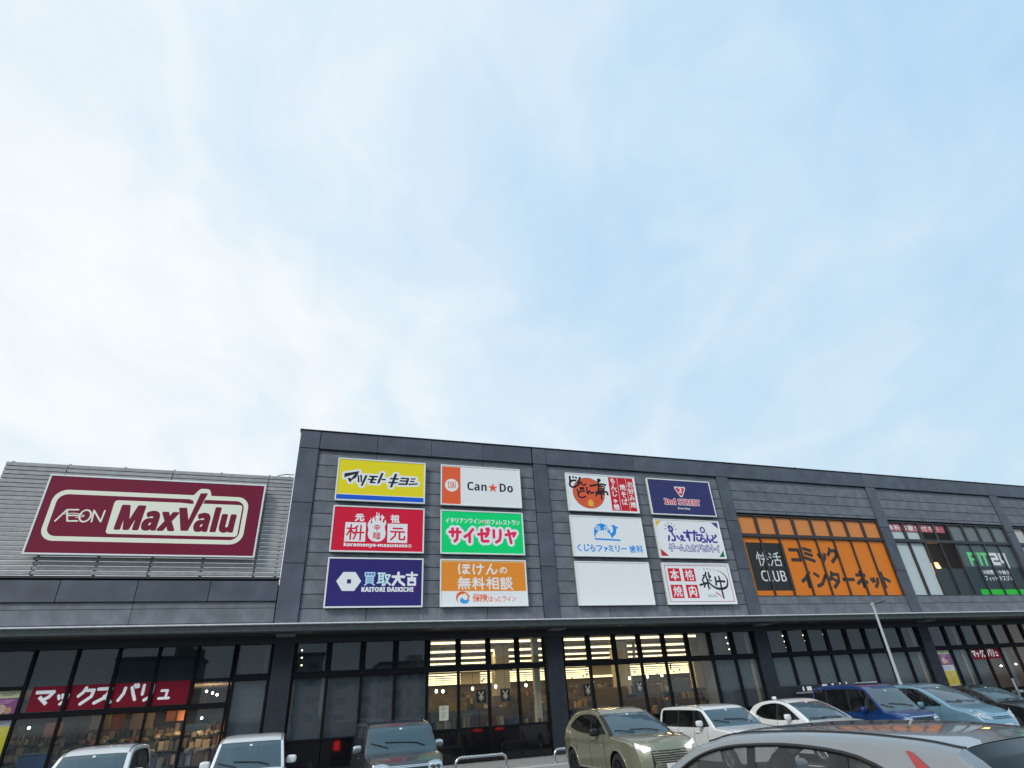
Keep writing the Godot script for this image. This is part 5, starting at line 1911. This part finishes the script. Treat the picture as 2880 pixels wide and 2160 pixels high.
	# yen signs hung behind the glass
	var spots := [[-2.07, -2.4, "first yen sign from the supermarket side, dim among the shelves"], [-1.04, -2.4, "black hanging yen sign in the last pane before the middle column"], [2.68, -2.4, "black hanging yen sign just past the middle column"], [5.18, -2.4, "black hanging yen sign nearest the grey screened panes"]]
	for s in spots:
		var o := thing("hanging_sign", s[2], "sign", Vector3(s[0], 2.16, s[1]), 0, "yen signs inside the lit store")
		part(o, "board", boxm(Vector3(0.42, 0.46, 0.03), 0.004), mat("sign_black", Color(0.012, 0.012, 0.013), 0.5))
		part(o, "face", facing_quad(0.42, 0.46), printed(print_yen(), 0.5), Vector3(0, 0, 0.02))
		part(o, "cord", boxm(Vector3(0.01, 1.9, 0.01)), mat("sign_black", Color.BLACK), Vector3(0, 1.18, 0))
	var dn := 0
	for s in [[-3.7, 1.35, -2.9, 0.5, 1.0, Color(0.5, 0.34, 0.05)], [-2.75, 1.5, -3.6, 0.8, 0.5, Color(0.46, 0.3, 0.06)], [0.35, 1.25, -3.1, 1.0, 0.85, Color(0.28, 0.18, 0.05)], [1.5, 1.2, -2.9, 0.6, 1.2, Color(0.2, 0.12, 0.05)], [4.1, 1.3, -3.0, 1.5, 0.9, Color(0.3, 0.19, 0.05)], [6.3, 1.45, -3.2, 0.9, 0.8, Color(0.22, 0.13, 0.05)], [7.6, 1.9, -3.0, 1.1, 0.5, Color(0.2, 0.21, 0.2)]]:
		var said: Array = ["tall golden display board at the screened end of the lit store", "amber display board under the pendant bulbs of the lit store", "brown display board behind the yen sign before the middle column", "narrow dark brown board just past the middle column", "wide brown display board behind the yen sign near the crossover", "dark brown display board above the white estate car", "grey hanging panel at the far end of the lit store"]
		var o := thing("display_board", said[dn], "board", Vector3(s[0], 0.12, s[2]), 0, "display boards in the lit store")
		part(o, "panel", boxm(Vector3(s[3], s[4], 0.04), 0.006), grainy(mat("display_%d" % dn, s[5], 0.7), 0.05, 0.55, 1.2, 90 + dn), Vector3(0, s[1] + s[4] / 2 - 0.12, 0))
		for sd in [-1, 1]:
			part(o, "leg", boxm(Vector3(0.04, s[1] - 0.1, 0.04)), timber, Vector3(sd * (s[3] / 2 - 0.05), (s[1] - 0.1) / 2, 0))
		dn += 1
	var po := thing("notice_poster", "white notice sheet stuck inside the shop window beside the grey screens", "poster", Vector3(-4.06, EYE - 0.36, -0.2))
	part(po, "sheet", boxm(Vector3(0.34, 0.46, 0.004)), mat("paper", Color(0.7, 0.7, 0.64), 0.8), Vector3(0, 0.23, 0))
	part(po, "print", facing_quad(0.33, 0.45), printed(print_notice(), 0.8), Vector3(0, 0.23, 0.005))
	# supermarket in the lower wing
	var market := MB.new()
	market.box(Vector3(-17.0, 2.1, -9.0), Vector3(13.6, 4.2, 0.1))
	market.box(Vector3(-10.25, 2.1, -4.7), Vector3(0.1, 4.2, 8.5))
	market.box(Vector3(-23.85, 2.1, -4.7), Vector3(0.1, 4.2, 8.5))
	part(building, "market_wall", market.mesh(), mat("market_wall", Color(0.16, 0.12, 0.085), 0.8))
	part(building, "market_ceiling", boxm(Vector3(13.6, 0.05, 8.6)), mat("market_ceiling", Color(0.12, 0.12, 0.12), 0.9), Vector3(-17.0, 3.0, -4.75))
	part(building, "market_floor", boxm(Vector3(13.6, 0.05, 8.9)), floor_m, Vector3(-17.0, 0.1, -4.6))
	var mg := MB.new()
	mg.use_tint = true
	var food := [Color(0.35, 0.33, 0.27), Color(0.24, 0.12, 0.08), Color(0.16, 0.19, 0.12), Color(0.4, 0.36, 0.24), Color(0.34, 0.19, 0.13), Color(0.45, 0.44, 0.4), Color(0.12, 0.13, 0.16), Color(0.3, 0.27, 0.22), Color(0.2, 0.16, 0.12)]
	for r in [[-1.6, 0.9], [-3.2, 1.3], [-5.0, 1.7], [-7.2, 2.0]]:
		for j in 6:
			var x := -22.6 + j * 2.2
			shelf_unit(x, r[0], 2.0, r[1], "shelf of groceries inside the dim supermarket", "supermarket shelves", steel)
			goods(mg, x, r[0], 2.0, r[1], food, [0.1, 0.3, 0.16, 0.24][rng.randi() % 4])
			if r[0] > -4.0:
				for q in 14:
					mg.tint = food[rng.randi() % food.size()] * rng.randf_range(0.5, 1.3)
					mg.blob(Vector3(x + rng.randf_range(-0.9, 0.9), 0.12 + r[1] + rng.randf_range(0.02, 0.16), r[0] + rng.randf_range(0.05, 0.4)), Vector3(rng.randf_range(0.12, 0.3), rng.randf_range(0.08, 0.2), 0.2), 0.8, Basis(Vector3.UP, rng.randf() * 3.0), 8, 5)
	var mo := part(self, "merchandise", mg.mesh(), gm)
	mo.name = numbered("merchandise")
	tag(mo, "groceries stacked on the supermarket shelves behind the red lettered panes", "merchandise")
	mo.set_meta("kind", "stuff")
	for p in [[-12.1, 2.78, -1.6], [-11.9, 2.72, -1.6], [-11.75, 2.66, -1.6], [-12.85, 2.7, -1.8], [-12.9, 2.64, -1.8], [-12.7, 1.98, -2.4], [-12.2, 1.99, -2.4], [-16.9, 2.0, -1.4], [-14.2, 2.6, -3.0], [-18.5, 2.6, -3.0], [-15.5, 2.7, -5.5], [-19.5, 2.7, -5.5]]:
		var o := thing("spotlight", "small warm spotlight glowing inside the supermarket", "light", Vector3(p[0], p[1], p[2]), 0, "spotlights in the supermarket")
		var b := MB.new()
		b.blob(Vector3.ZERO, Vector3(0.08, 0.08, 0.08), 1.0)
		part(o, "bulb", b.mesh(), bulb)
		part(o, "stem", boxm(Vector3(0.015, 3.0 - p[1], 0.015)), mat("car_black", Color.BLACK), Vector3(0, (3.0 - p[1]) / 2 + 0.045, 0))
		var l := OmniLight3D.new()
		l.name = "spot_glow"
		l.light_energy = 0.3
		l.light_color = Color(1.0, 0.8, 0.55)
		l.light_size = 0.04
		l.omni_range = 10.0
		l.shadow_enabled = true
		o.add_child(l)
	var bn := 0
	for s in [[-16.6, 1.72, -2.6, 0.5, 0.4, Color(0.24, 0.15, 0.1)], [-15.5, 1.85, -3.4, 0.6, 0.42, Color(0.3, 0.27, 0.14)], [-14.9, 1.8, -3.0, 0.36, 0.6, Color(0.34, 0.1, 0.03)], [-14.1, 1.78, -2.8, 0.7, 0.46, Color(0.26, 0.22, 0.18)], [-13.2, 1.95, -2.6, 0.3, 0.36, Color(0.22, 0.08, 0.035)], [-12.85, 1.95, -2.5, 0.3, 0.36, Color(0.24, 0.09, 0.04)], [-12.2, 1.62, -1.4, 0.7, 0.2, Color(0.3, 0.34, 0.33)]]:
		var words: Array = ["brown board over the groceries nearest the campaign poster", "mustard board hanging in the middle of the supermarket", "tall rust red board hanging in the supermarket", "wide taupe board hanging over the groceries", "first of two small orange boards in the supermarket", "second of two small orange boards in the supermarket", "pale grey strip board near the supermarket's narrow window"]
		var o := thing("hanging_board", words[bn], "board", Vector3(s[0], s[1], s[2]), 0, "boards hanging in the supermarket")
		part(o, "board", boxm(Vector3(s[3], s[4], 0.03), 0.004), mat("board_%d" % bn, s[5], 0.8), Vector3(0, s[4] / 2, 0))
		part(o, "cord", boxm(Vector3(0.01, 2.95 - s[1] - s[4], 0.01)), mat("car_black", Color.BLACK), Vector3(0, (2.95 - s[1] + s[4]) / 2, 0))
		bn += 1
	var ch := thing("chest_freezer", "blue chest standing just inside the supermarket glass", "freezer", Vector3(-16.35, 0.12, -1.0))
	part(ch, "body", boxm(Vector3(0.75, 1.15, 0.5), 0.02), mat("chest_blue", Color(0.05, 0.085, 0.22), 0.5), Vector3(0, 0.575, 0))
	part(ch, "lid", boxm(Vector3(0.77, 0.05, 0.52), 0.01), mat("chest_grey", Color(0.12, 0.14, 0.16), 0.4), Vector3(0, 1.18, 0))
	# tall campaign banners
	for s in [[-17.3, EYE - 0.62, 0.86, 1.82, "yellow and purple campaign poster on the supermarket glass at the picture's edge"], [21.26, EYE - 0.62, 0.84, 1.82, "yellow and purple campaign poster beside the far side entrance"]]:
		var o := thing("campaign_poster", s[4], "poster", Vector3(s[0], s[1], -0.2))
		part(o, "sheet", boxm(Vector3(s[2], s[3], 0.008)), mat("paper", Color.WHITE), Vector3(0, s[3] / 2, 0))
		part(o, "print", facing_quad(s[2] - 0.01, s[3] - 0.01), printed(print_campaign(3), 0.5), Vector3(0, s[3] / 2, 0.007))
	# small room behind the far entrance
	var fr := MB.new()
	fr.box(Vector3(27.1, 2.2, -3.4), Vector3(5.8, 4.2, 0.05))
	fr.box(Vector3(24.25, 2.2, -1.9), Vector3(0.05, 4.2, 3.0))
	fr.box(Vector3(29.9, 2.2, -1.9), Vector3(0.05, 4.2, 3.0))
	part(building, "lobby_wall", fr.mesh(), mat("lobby_timber", Color(0.2, 0.14, 0.07), 0.7))
	part(building, "lobby_ceiling", boxm(Vector3(5.8, 0.05, 3.2)), mat("market_ceiling", Color.BLACK), Vector3(27.1, 4.3, -1.9))
	for p in [[24.9, 2.1, -1.0], [25.1, 2.1, -1.0], [26.2, 2.15, -1.0], [28.3, 2.2, -1.6]]:
		var o := thing("spotlight", "small spotlight glowing in the far side entrance", "light", Vector3(p[0], p[1], p[2]), 0, "spotlights in the far entrance")
		var b := MB.new()
		b.blob(Vector3.ZERO, Vector3(0.1, 0.08, 0.1), 1.0)
		part(o, "bulb", b.mesh(), bulb)
		part(o, "stem", boxm(Vector3(0.015, 4.25 - p[1], 0.015)), mat("car_black", Color.BLACK), Vector3(0, (4.25 - p[1]) / 2 + 0.045, 0))
		var l := OmniLight3D.new()
		l.name = "spot_glow"
		l.light_energy = 0.4
		l.light_color = Color(1.0, 0.82, 0.55)
		l.light_size = 0.04
		l.omni_range = 8.0
		l.shadow_enabled = true
		o.add_child(l)
	# strings of small bulbs just inside some dark panes
	for s in [[-9.12, -0.45], [8.85, -0.5], [12.0, -0.5], [13.2, -0.5], [14.4, -0.5]]:
		for k in 3:
			var o := thing("string_bulb", "tiny bulb of a string hanging behind a dark top pane", "light", Vector3(s[0] + 0.02 * k, EYE + 2.08 - k * 0.24, s[1]), 0, "strings of bulbs behind the dark panes")
			var b := MB.new()
			b.blob(Vector3.ZERO, Vector3(0.05, 0.05, 0.05), 1.0, Basis.IDENTITY, 8, 6)
			part(o, "bulb", b.mesh(), glow("string_bulb", Color(1.0, 0.93, 0.78), 6.0))
			part(o, "cord", boxm(Vector3(0.006, 0.2, 0.006)), mat("car_black", Color.BLACK), Vector3(0, 0.12, 0))
			var l := OmniLight3D.new()
			l.name = "bulb_light"
			l.light_energy = 0.01
			l.light_size = 0.02
			l.omni_range = 4.0
			l.shadow_enabled = true
			o.add_child(l)
	# a lit lamp in the gym upstairs
	var go2 := thing("floor_lamp", "warm glowing lamp inside the gym window upstairs", "lamp", Vector3(25.0, EYE + 3.7, -1.6))
	var lb := MB.new()
	lb.lathe([[0.3, 1.45], [0.42, 1.5], [0.34, 2.05], [0.3, 2.08]], Vector3.ZERO, Vector3.UP, 20)
	part(go2, "lamp_shade", lb.mesh(), glow("lamp_shade_warm", Color(1.0, 0.66, 0.34), 0.9))
	part(go2, "stand", boxm(Vector3(0.05, 1.5, 0.05)), mat("car_black", Color.BLACK), Vector3(0, 0.75, 0))
	var gl := OmniLight3D.new()
	gl.name = "lamp_light"
	gl.light_energy = 0.5
	gl.light_color = Color(1.0, 0.68, 0.36)
	gl.light_size = 0.15
	gl.omni_range = 9.0
	gl.shadow_enabled = true
	go2.add_child(gl)
	gl.position = Vector3(0, 1.8, 0.55)


# ---------------------------------------------------------------- the car park and what stands on it
func build_outside() -> void:
	var asphalt := grainy(mat("asphalt", Color(0.055, 0.056, 0.058), 0.85), 0.02, 0.6, 0.35, 71, 0.6)
	var g := MB.new()
	g.quad(Vector3(-400, 0, -400), Vector3(400, 0, -400), Vector3(400, 0, 400), Vector3(-400, 0, 400), Vector3.UP)
	struct("ground", g.mesh(), asphalt)
	var paving := grainy(mat("paving", Color(0.36, 0.36, 0.35), 0.8), 0.02, 0.75, 0.5, 72, 0.2)
	var sw := MB.new()
	sw.box(Vector3(8.5, 0.045, 1.55), Vector3(66, 0.15, 3.1), 0.0)
	struct("pavement", sw.mesh(), paving)
	var kb := MB.new()
	kb.box(Vector3(8.5, 0.05, 3.2), Vector3(66, 0.17, 0.16), 0.02)
	struct("kerb", kb.mesh(), mat("kerb_concrete", Color(0.42, 0.42, 0.41), 0.8))
	var lines := mat("line_paint", Color(0.7, 0.7, 0.68), 0.7)
	for x in [-14.2, -11.3, -8.3, -5.2, -2.6, 0.7, 3.75, 6.4, 9.15, 12.5, 16.5, 19.1, 21.7]:
		var q := MB.new()
		q.box(Vector3(x, 0.004, 6.4), Vector3(0.12, 0.006, 4.8))
		struct("bay_marking", q.mesh(), lines)
	# stainless guard rails
	var steel := mat("rail_steel", Color(0.62, 0.63, 0.62), 0.22, 0.9)
	for s in [[-4.32, -2.72, "shiny steel hoop rail standing alone between the grey car and the crossover"], [-1.1, 0.5, "shiny steel hoop rail half hidden behind the beige crossover"]]:
		var o := thing("guard_rail", s[2], "rail", Vector3((s[0] + s[1]) / 2, 0.12, 2.75), 0, "steel hoop rails along the pavement")
		var h := 0.36
		var w: float = (s[1] - s[0]) / 2
		var pts := [Vector3(-w, 0, 0), Vector3(-w, h - 0.16, 0)]
		for k in 7:
			pts.append(Vector3(-w + 0.16 - cos(PI / 2 * k / 6.0) * 0.16, h - 0.16 + sin(PI / 2 * k / 6.0) * 0.16, 0))
		for k in 7:
			pts.append(Vector3(w - 0.16 + sin(PI / 2 * k / 6.0) * 0.16, h - 0.16 + cos(PI / 2 * k / 6.0) * 0.16, 0))
		pts.append(Vector3(w, 0, 0))
		var b := MB.new()
		b.tube(pts, 0.04, 12)
		part(o, "hoop", b.mesh(), steel)
		for sd in [-1, 1]:
			var f := MB.new()
			f.lathe([[0.09, 0.0], [0.09, 0.012], [0.04, 0.02]], Vector3(sd * w, 0, 0), Vector3.UP, 14)
			part(o, "base_flange", f.mesh(), steel)
	# lamp post
	var lp := thing("street_lamp", "slim pale grey lamp post with a flat angled head rising behind the pale blue car", "lamp post", Vector3(13.2, 0.12, 3.75))
	var grey := mat("lamp_grey", Color(0.5, 0.53, 0.55), 0.4, 0.3)
	var pole := MB.new()
	pole.tube([Vector3(0, 0, 0), Vector3(0, 1.52, 0)], 0.095, 14)
	pole.tube([Vector3(0, 1.52, 0), Vector3(0, 1.66, 0)], 0.095, 14, 0.062)
	pole.tube([Vector3(0, 1.64, 0), Vector3(0, 4.42, 0)], 0.062, 14, 0.045)
	part(lp, "pole", pole.mesh(), grey)
	var arm := MB.new()
	arm.box(Vector3(0.02, 4.47, 0), Vector3(0.16, 0.12, 0.12), 0.02)
	part(lp, "neck", arm.mesh(), grey)
	var head := MB.new()
	head.blob(Vector3(0.34, 4.56, 0), Vector3(0.72, 0.12, 0.3), 0.6, Basis(Vector3(0, 0, 1), 0.2))
	part(lp, "lamp_head", head.mesh(), mat("lamp_head_grey", Color(0.1, 0.11, 0.11), 0.4))
	var cover := MB.new()
	cover.box(Vector3(0.36, 4.505, 0), Vector3(0.5, 0.02, 0.2), 0.004, Basis(Vector3(0, 0, 1), 0.2))
	part(lp, "lamp_cover", cover.mesh(), mat("lamp_diffuser", Color(0.6, 0.6, 0.58), 0.3))
	# a trolley shelter of dark boards with small white tags, low silver bench beside it
	var tr := thing("trolley_stand", "black trolley stand with small white tags under the grey screened windows", "stand", Vector3(11.0, 0.12, 1.4))
	part(tr, "board", boxm(Vector3(3.3, 0.9, 0.06), 0.01), mat("stand_black", Color(0.012, 0.013, 0.016), 0.5), Vector3(0.1, 1.26, -0.2))
	for k in 5:
		part(tr, "post", boxm(Vector3(0.06, 1.66, 0.06), 0.006), mat("stand_black", Color.BLACK), Vector3(-1.4 + k * 0.75, 0.83, 0.0))
	for k in 6:
		part(tr, "white_tag", boxm(Vector3([0.08, 0.24, 0.26, 0.12, 0.07, 0.07][k], 0.15, 0.012), 0.003), mat("tag_white", Color(0.75, 0.76, 0.75), 0.6), Vector3([-0.42, -0.12, 0.72, 1.15, 1.55, 1.9][k], 1.58 + [0.0, 0.0, 0.04, 0.05, 0.07, 0.08][k], 0.05))
	part(tr, "tray", boxm(Vector3(0.9, 0.06, 0.3), 0.01), mat("tray_grey", Color(0.2, 0.22, 0.23), 0.5), Vector3(-0.3, 1.44, 0.1))
	var bn := thing("display_bench", "low silver slatted bench behind the blue kei wagon's roof", "bench", Vector3(13.95, 0.12, 1.5))
	for k in 2:
		part(bn, "slat", boxm(Vector3(1.15, 0.05, 0.14), 0.008), mat("bench_silver", Color(0.5, 0.53, 0.55), 0.35, 0.5), Vector3(0, 1.52 + k * 0.14, -0.05 * k))
	for s in [-1, 1]:
		part(bn, "leg", boxm(Vector3(0.05, 1.55, 0.05), 0.006), mat("bench_silver", Color.BLACK), Vector3(s * 0.5, 0.775, -0.1))
	var bo := thing("bollard", "short silver post standing in front of the far side entrance", "bollard", Vector3(23.3, 0.12, 1.2))
	var bb := MB.new()
	bb.tube([Vector3(0, 0.0, 0), Vector3(0, 1.45, 0)], 0.06, 12)
	part(bo, "post", bb.mesh(), steel)
	part(bo, "base", boxm(Vector3(0.35, 0.1, 0.35), 0.02), steel, Vector3(0, 0.9, 0))


func apartment(called: String, label: String, x: float, z: float, w: float, h: float, d: float, col: Color, cols: int, floors: int, turrets: Array) -> void:
	# across the street, behind the camera: what the shop windows mirror
	var o := thing(called, label, "building", Vector3(x, 0, z), 0, "houses across the street")
	var m := grainy(mat("render_" + label.left(12), col, 0.85), 0.01, 0.8, 0.1, 81)
	part(o, "wall", boxm(Vector3(w, h, d), 0.02), m, Vector3(0, h / 2, d / 2))
	part(o, "roof", boxm(Vector3(w + 0.5, 0.4, d + 0.5), 0.05), mat("roof_dark", Color(0.06, 0.06, 0.065), 0.8), Vector3(0, h + 0.2, d / 2))
	for t in turrets:
		part(o, "roof_tower", boxm(Vector3(t[1], t[2], 3.0), 0.05), m, Vector3(t[0], h + 0.4 + t[2] / 2, d / 2))
	var sx := w / cols
	var sy := (h - 1.0) / floors
	for i in cols:
		for j in floors:
			var p := Vector3(-w / 2 + (i + 0.5) * sx, 0.6 + (j + 0.55) * sy, -0.01)
			var win := part(o, "window", boxm(Vector3(sx * 0.5, sy * 0.48, 0.12), 0.01), mat("window_frame", Color(0.3, 0.3, 0.3), 0.5), p)
			part(win, "pane", boxm(Vector3(sx * 0.44, sy * 0.42, 0.03)), mat("far_pane", Color(0.02, 0.025, 0.03), 0.05), Vector3(0, 0, -0.06))
		if floors > 2:
			pass


func build_across() -> void:
	apartment("apartment_block", "dark apartment block with two roof towers across the street", -30.0, 82.0, 10.6, 10.6, 10.0, Color(0.22, 0.21, 0.19), 4, 3, [[2.6, 2.4, 1.5], [4.6, 1.4, 1.2]])
	apartment("apartment_block", "pale apartment block with rows of small windows across the street", -9.2, 70.0, 5.1, 9.4, 9.0, Color(0.5, 0.48, 0.44), 2, 4, [])
	apartment("apartment_block", "cream plastered house with few windows across the street", -2.75, 62.0, 6.1, 6.4, 9.0, Color(0.66, 0.65, 0.6), 2, 3, [])
	apartment("apartment_block", "cream house with a stair tower across the street", 4.3, 66.0, 6.6, 7.6, 9.0, Color(0.6, 0.58, 0.54), 4, 3, [[2.0, 2.0, 1.0]])
	apartment("apartment_block", "grey house with a flat roof across the street", 16.0, 80.0, 9.0, 7.0, 9.0, Color(0.35, 0.34, 0.33), 3, 2, [[1.0, 3.2, 1.4]])
	apartment("apartment_block", "long brown apartment block far across the street", 42.0, 96.0, 26.0, 10.0, 10.0, Color(0.3, 0.25, 0.2), 8, 3, [])
	apartment("apartment_block", "low beige house at the far side of the street", -60.0, 88.0, 14.0, 6.4, 9.0, Color(0.4, 0.38, 0.34), 4, 2, [])


func build_sky() -> PanoramaSkyMaterial:
	# veiled evening sky: thin bright cloud towards the sun, paler blue gaps away from it
	var W := 1024
	var H := 512
	var big := FastNoiseLite.new()
	big.seed = 5
	big.frequency = 0.8
	big.fractal_octaves = 4
	var fine := FastNoiseLite.new()
	fine.seed = 9
	fine.frequency = 1.7
	fine.fractal_octaves = 5
	fine.fractal_gain = 0.55
	var warp := FastNoiseLite.new()
	warp.seed = 14
	warp.frequency = 1.6
	var img := Image.create(W, H, false, Image.FORMAT_RGBF)
	for j in H:
		var el := (0.5 - (j + 0.5) / H) * PI
		var se := sin(el)
		var ce := cos(el)
		for i in W:
			var az := (i + 0.5) / W * TAU      # column 0 looks along -z
			var c: Color
			if el < -0.05:
				c = Color(0.10, 0.105, 0.11)
			else:
				var d := Vector3(sin(az) * ce, se, -cos(az) * ce)
				# clouds lie on a flat layer: their pattern shrinks towards the horizon
				var q := Vector2(d.x, d.z) / (maxf(se, 0.0) + 0.28) * 1.15
				q += Vector2(warp.get_noise_2d(q.x, q.y), warp.get_noise_2d(q.x + 40.0, q.y)) * 0.18
				var n1 := big.get_noise_2d(q.x, q.y)
				var n2 := fine.get_noise_2d(q.x * 1.5 + q.y * 0.5, q.y * 0.8)
				var toward := cos(az + 1.05) * ce
				var cover := clampf(0.64 + 0.34 * toward + n1 * 0.17 + n2 * 0.22 - 0.30 * se * clampf(0.25 - toward, 0.0, 1.0), 0.0, 1.0)
				var blue := Color(0.38, 0.645, 0.89).lerp(Color(0.60, 0.78, 0.89), clampf(1.0 - se * 1.5, 0.0, 1.0))
				var cloud := Color(0.70, 0.84, 0.97).lerp(Color(0.93, 0.97, 0.995), clampf(toward * 0.7 + 0.5 + n2 * 0.5, 0.0, 1.0))
				c = blue.lerp(cloud, cover)
				if el < 0.0:
					c = c.lerp(Color(0.10, 0.105, 0.11), -el / 0.05)
			img.set_pixel(i, j, c)
	var m := PanoramaSkyMaterial.new()
	m.panorama = ImageTexture.create_from_image(img)
	return m


func _ready() -> void:
	rng.seed = 7
	# --- camera
	var cam := Camera3D.new()
	cam.name = "camera"
	add_child(cam)
	var pitch := 0.5174
	var roll := -0.0636
	var yaw := 0.3456
	var fw := Vector3(sin(yaw) * cos(pitch), sin(pitch), -cos(yaw) * cos(pitch))
	var rt := Vector3(cos(yaw), 0, sin(yaw))
	var up := rt.cross(fw)
	var r2 := rt * cos(roll) + up * sin(roll)
	var u2 := up * cos(roll) - rt * sin(roll)
	cam.transform = Transform3D(Basis(r2, u2, -fw), Vector3(-8.934, EYE, 22.72))
	cam.fov = 68.674
	cam.near = 0.05
	cam.far = 2000.0
	cam.current = true
	# --- sky, sun, exposure
	var env := Environment.new()
	env.background_mode = Environment.BG_SKY
	var sky := Sky.new()
	sky.sky_material = build_sky()
	env.sky = sky
	env.background_energy_multiplier = 0.78
	env.tonemap_mode = Environment.TONE_MAPPER_LINEAR
	env.tonemap_exposure = 1.28
	env.sdfgi_enabled = true
	env.ssao_enabled = true
	env.ssil_enabled = true
	var we := WorldEnvironment.new()
	we.name = "environment"
	we.environment = env
	add_child(we)
	var sun := DirectionalLight3D.new()
	sun.name = "sun"
	sun.light_color = Color(1.0, 0.985, 0.96)
	sun.light_energy = 0.5
	sun.light_angular_distance = 14.0
	sun.shadow_enabled = true
	add_child(sun)
	var saz := deg_to_rad(-128.0)
	var sel := deg_to_rad(36.0)
	var to_sun := Vector3(sin(saz) * cos(sel), sin(sel), -cos(saz) * cos(sel))
	sun.look_at_from_position(to_sun * 50.0, Vector3.ZERO, Vector3.UP)
	# --- structure, then things
	build_outside()
	build_building()
	build_shopfronts()
	build_signs()
	build_rooms()
	build_across()
	build_cars()
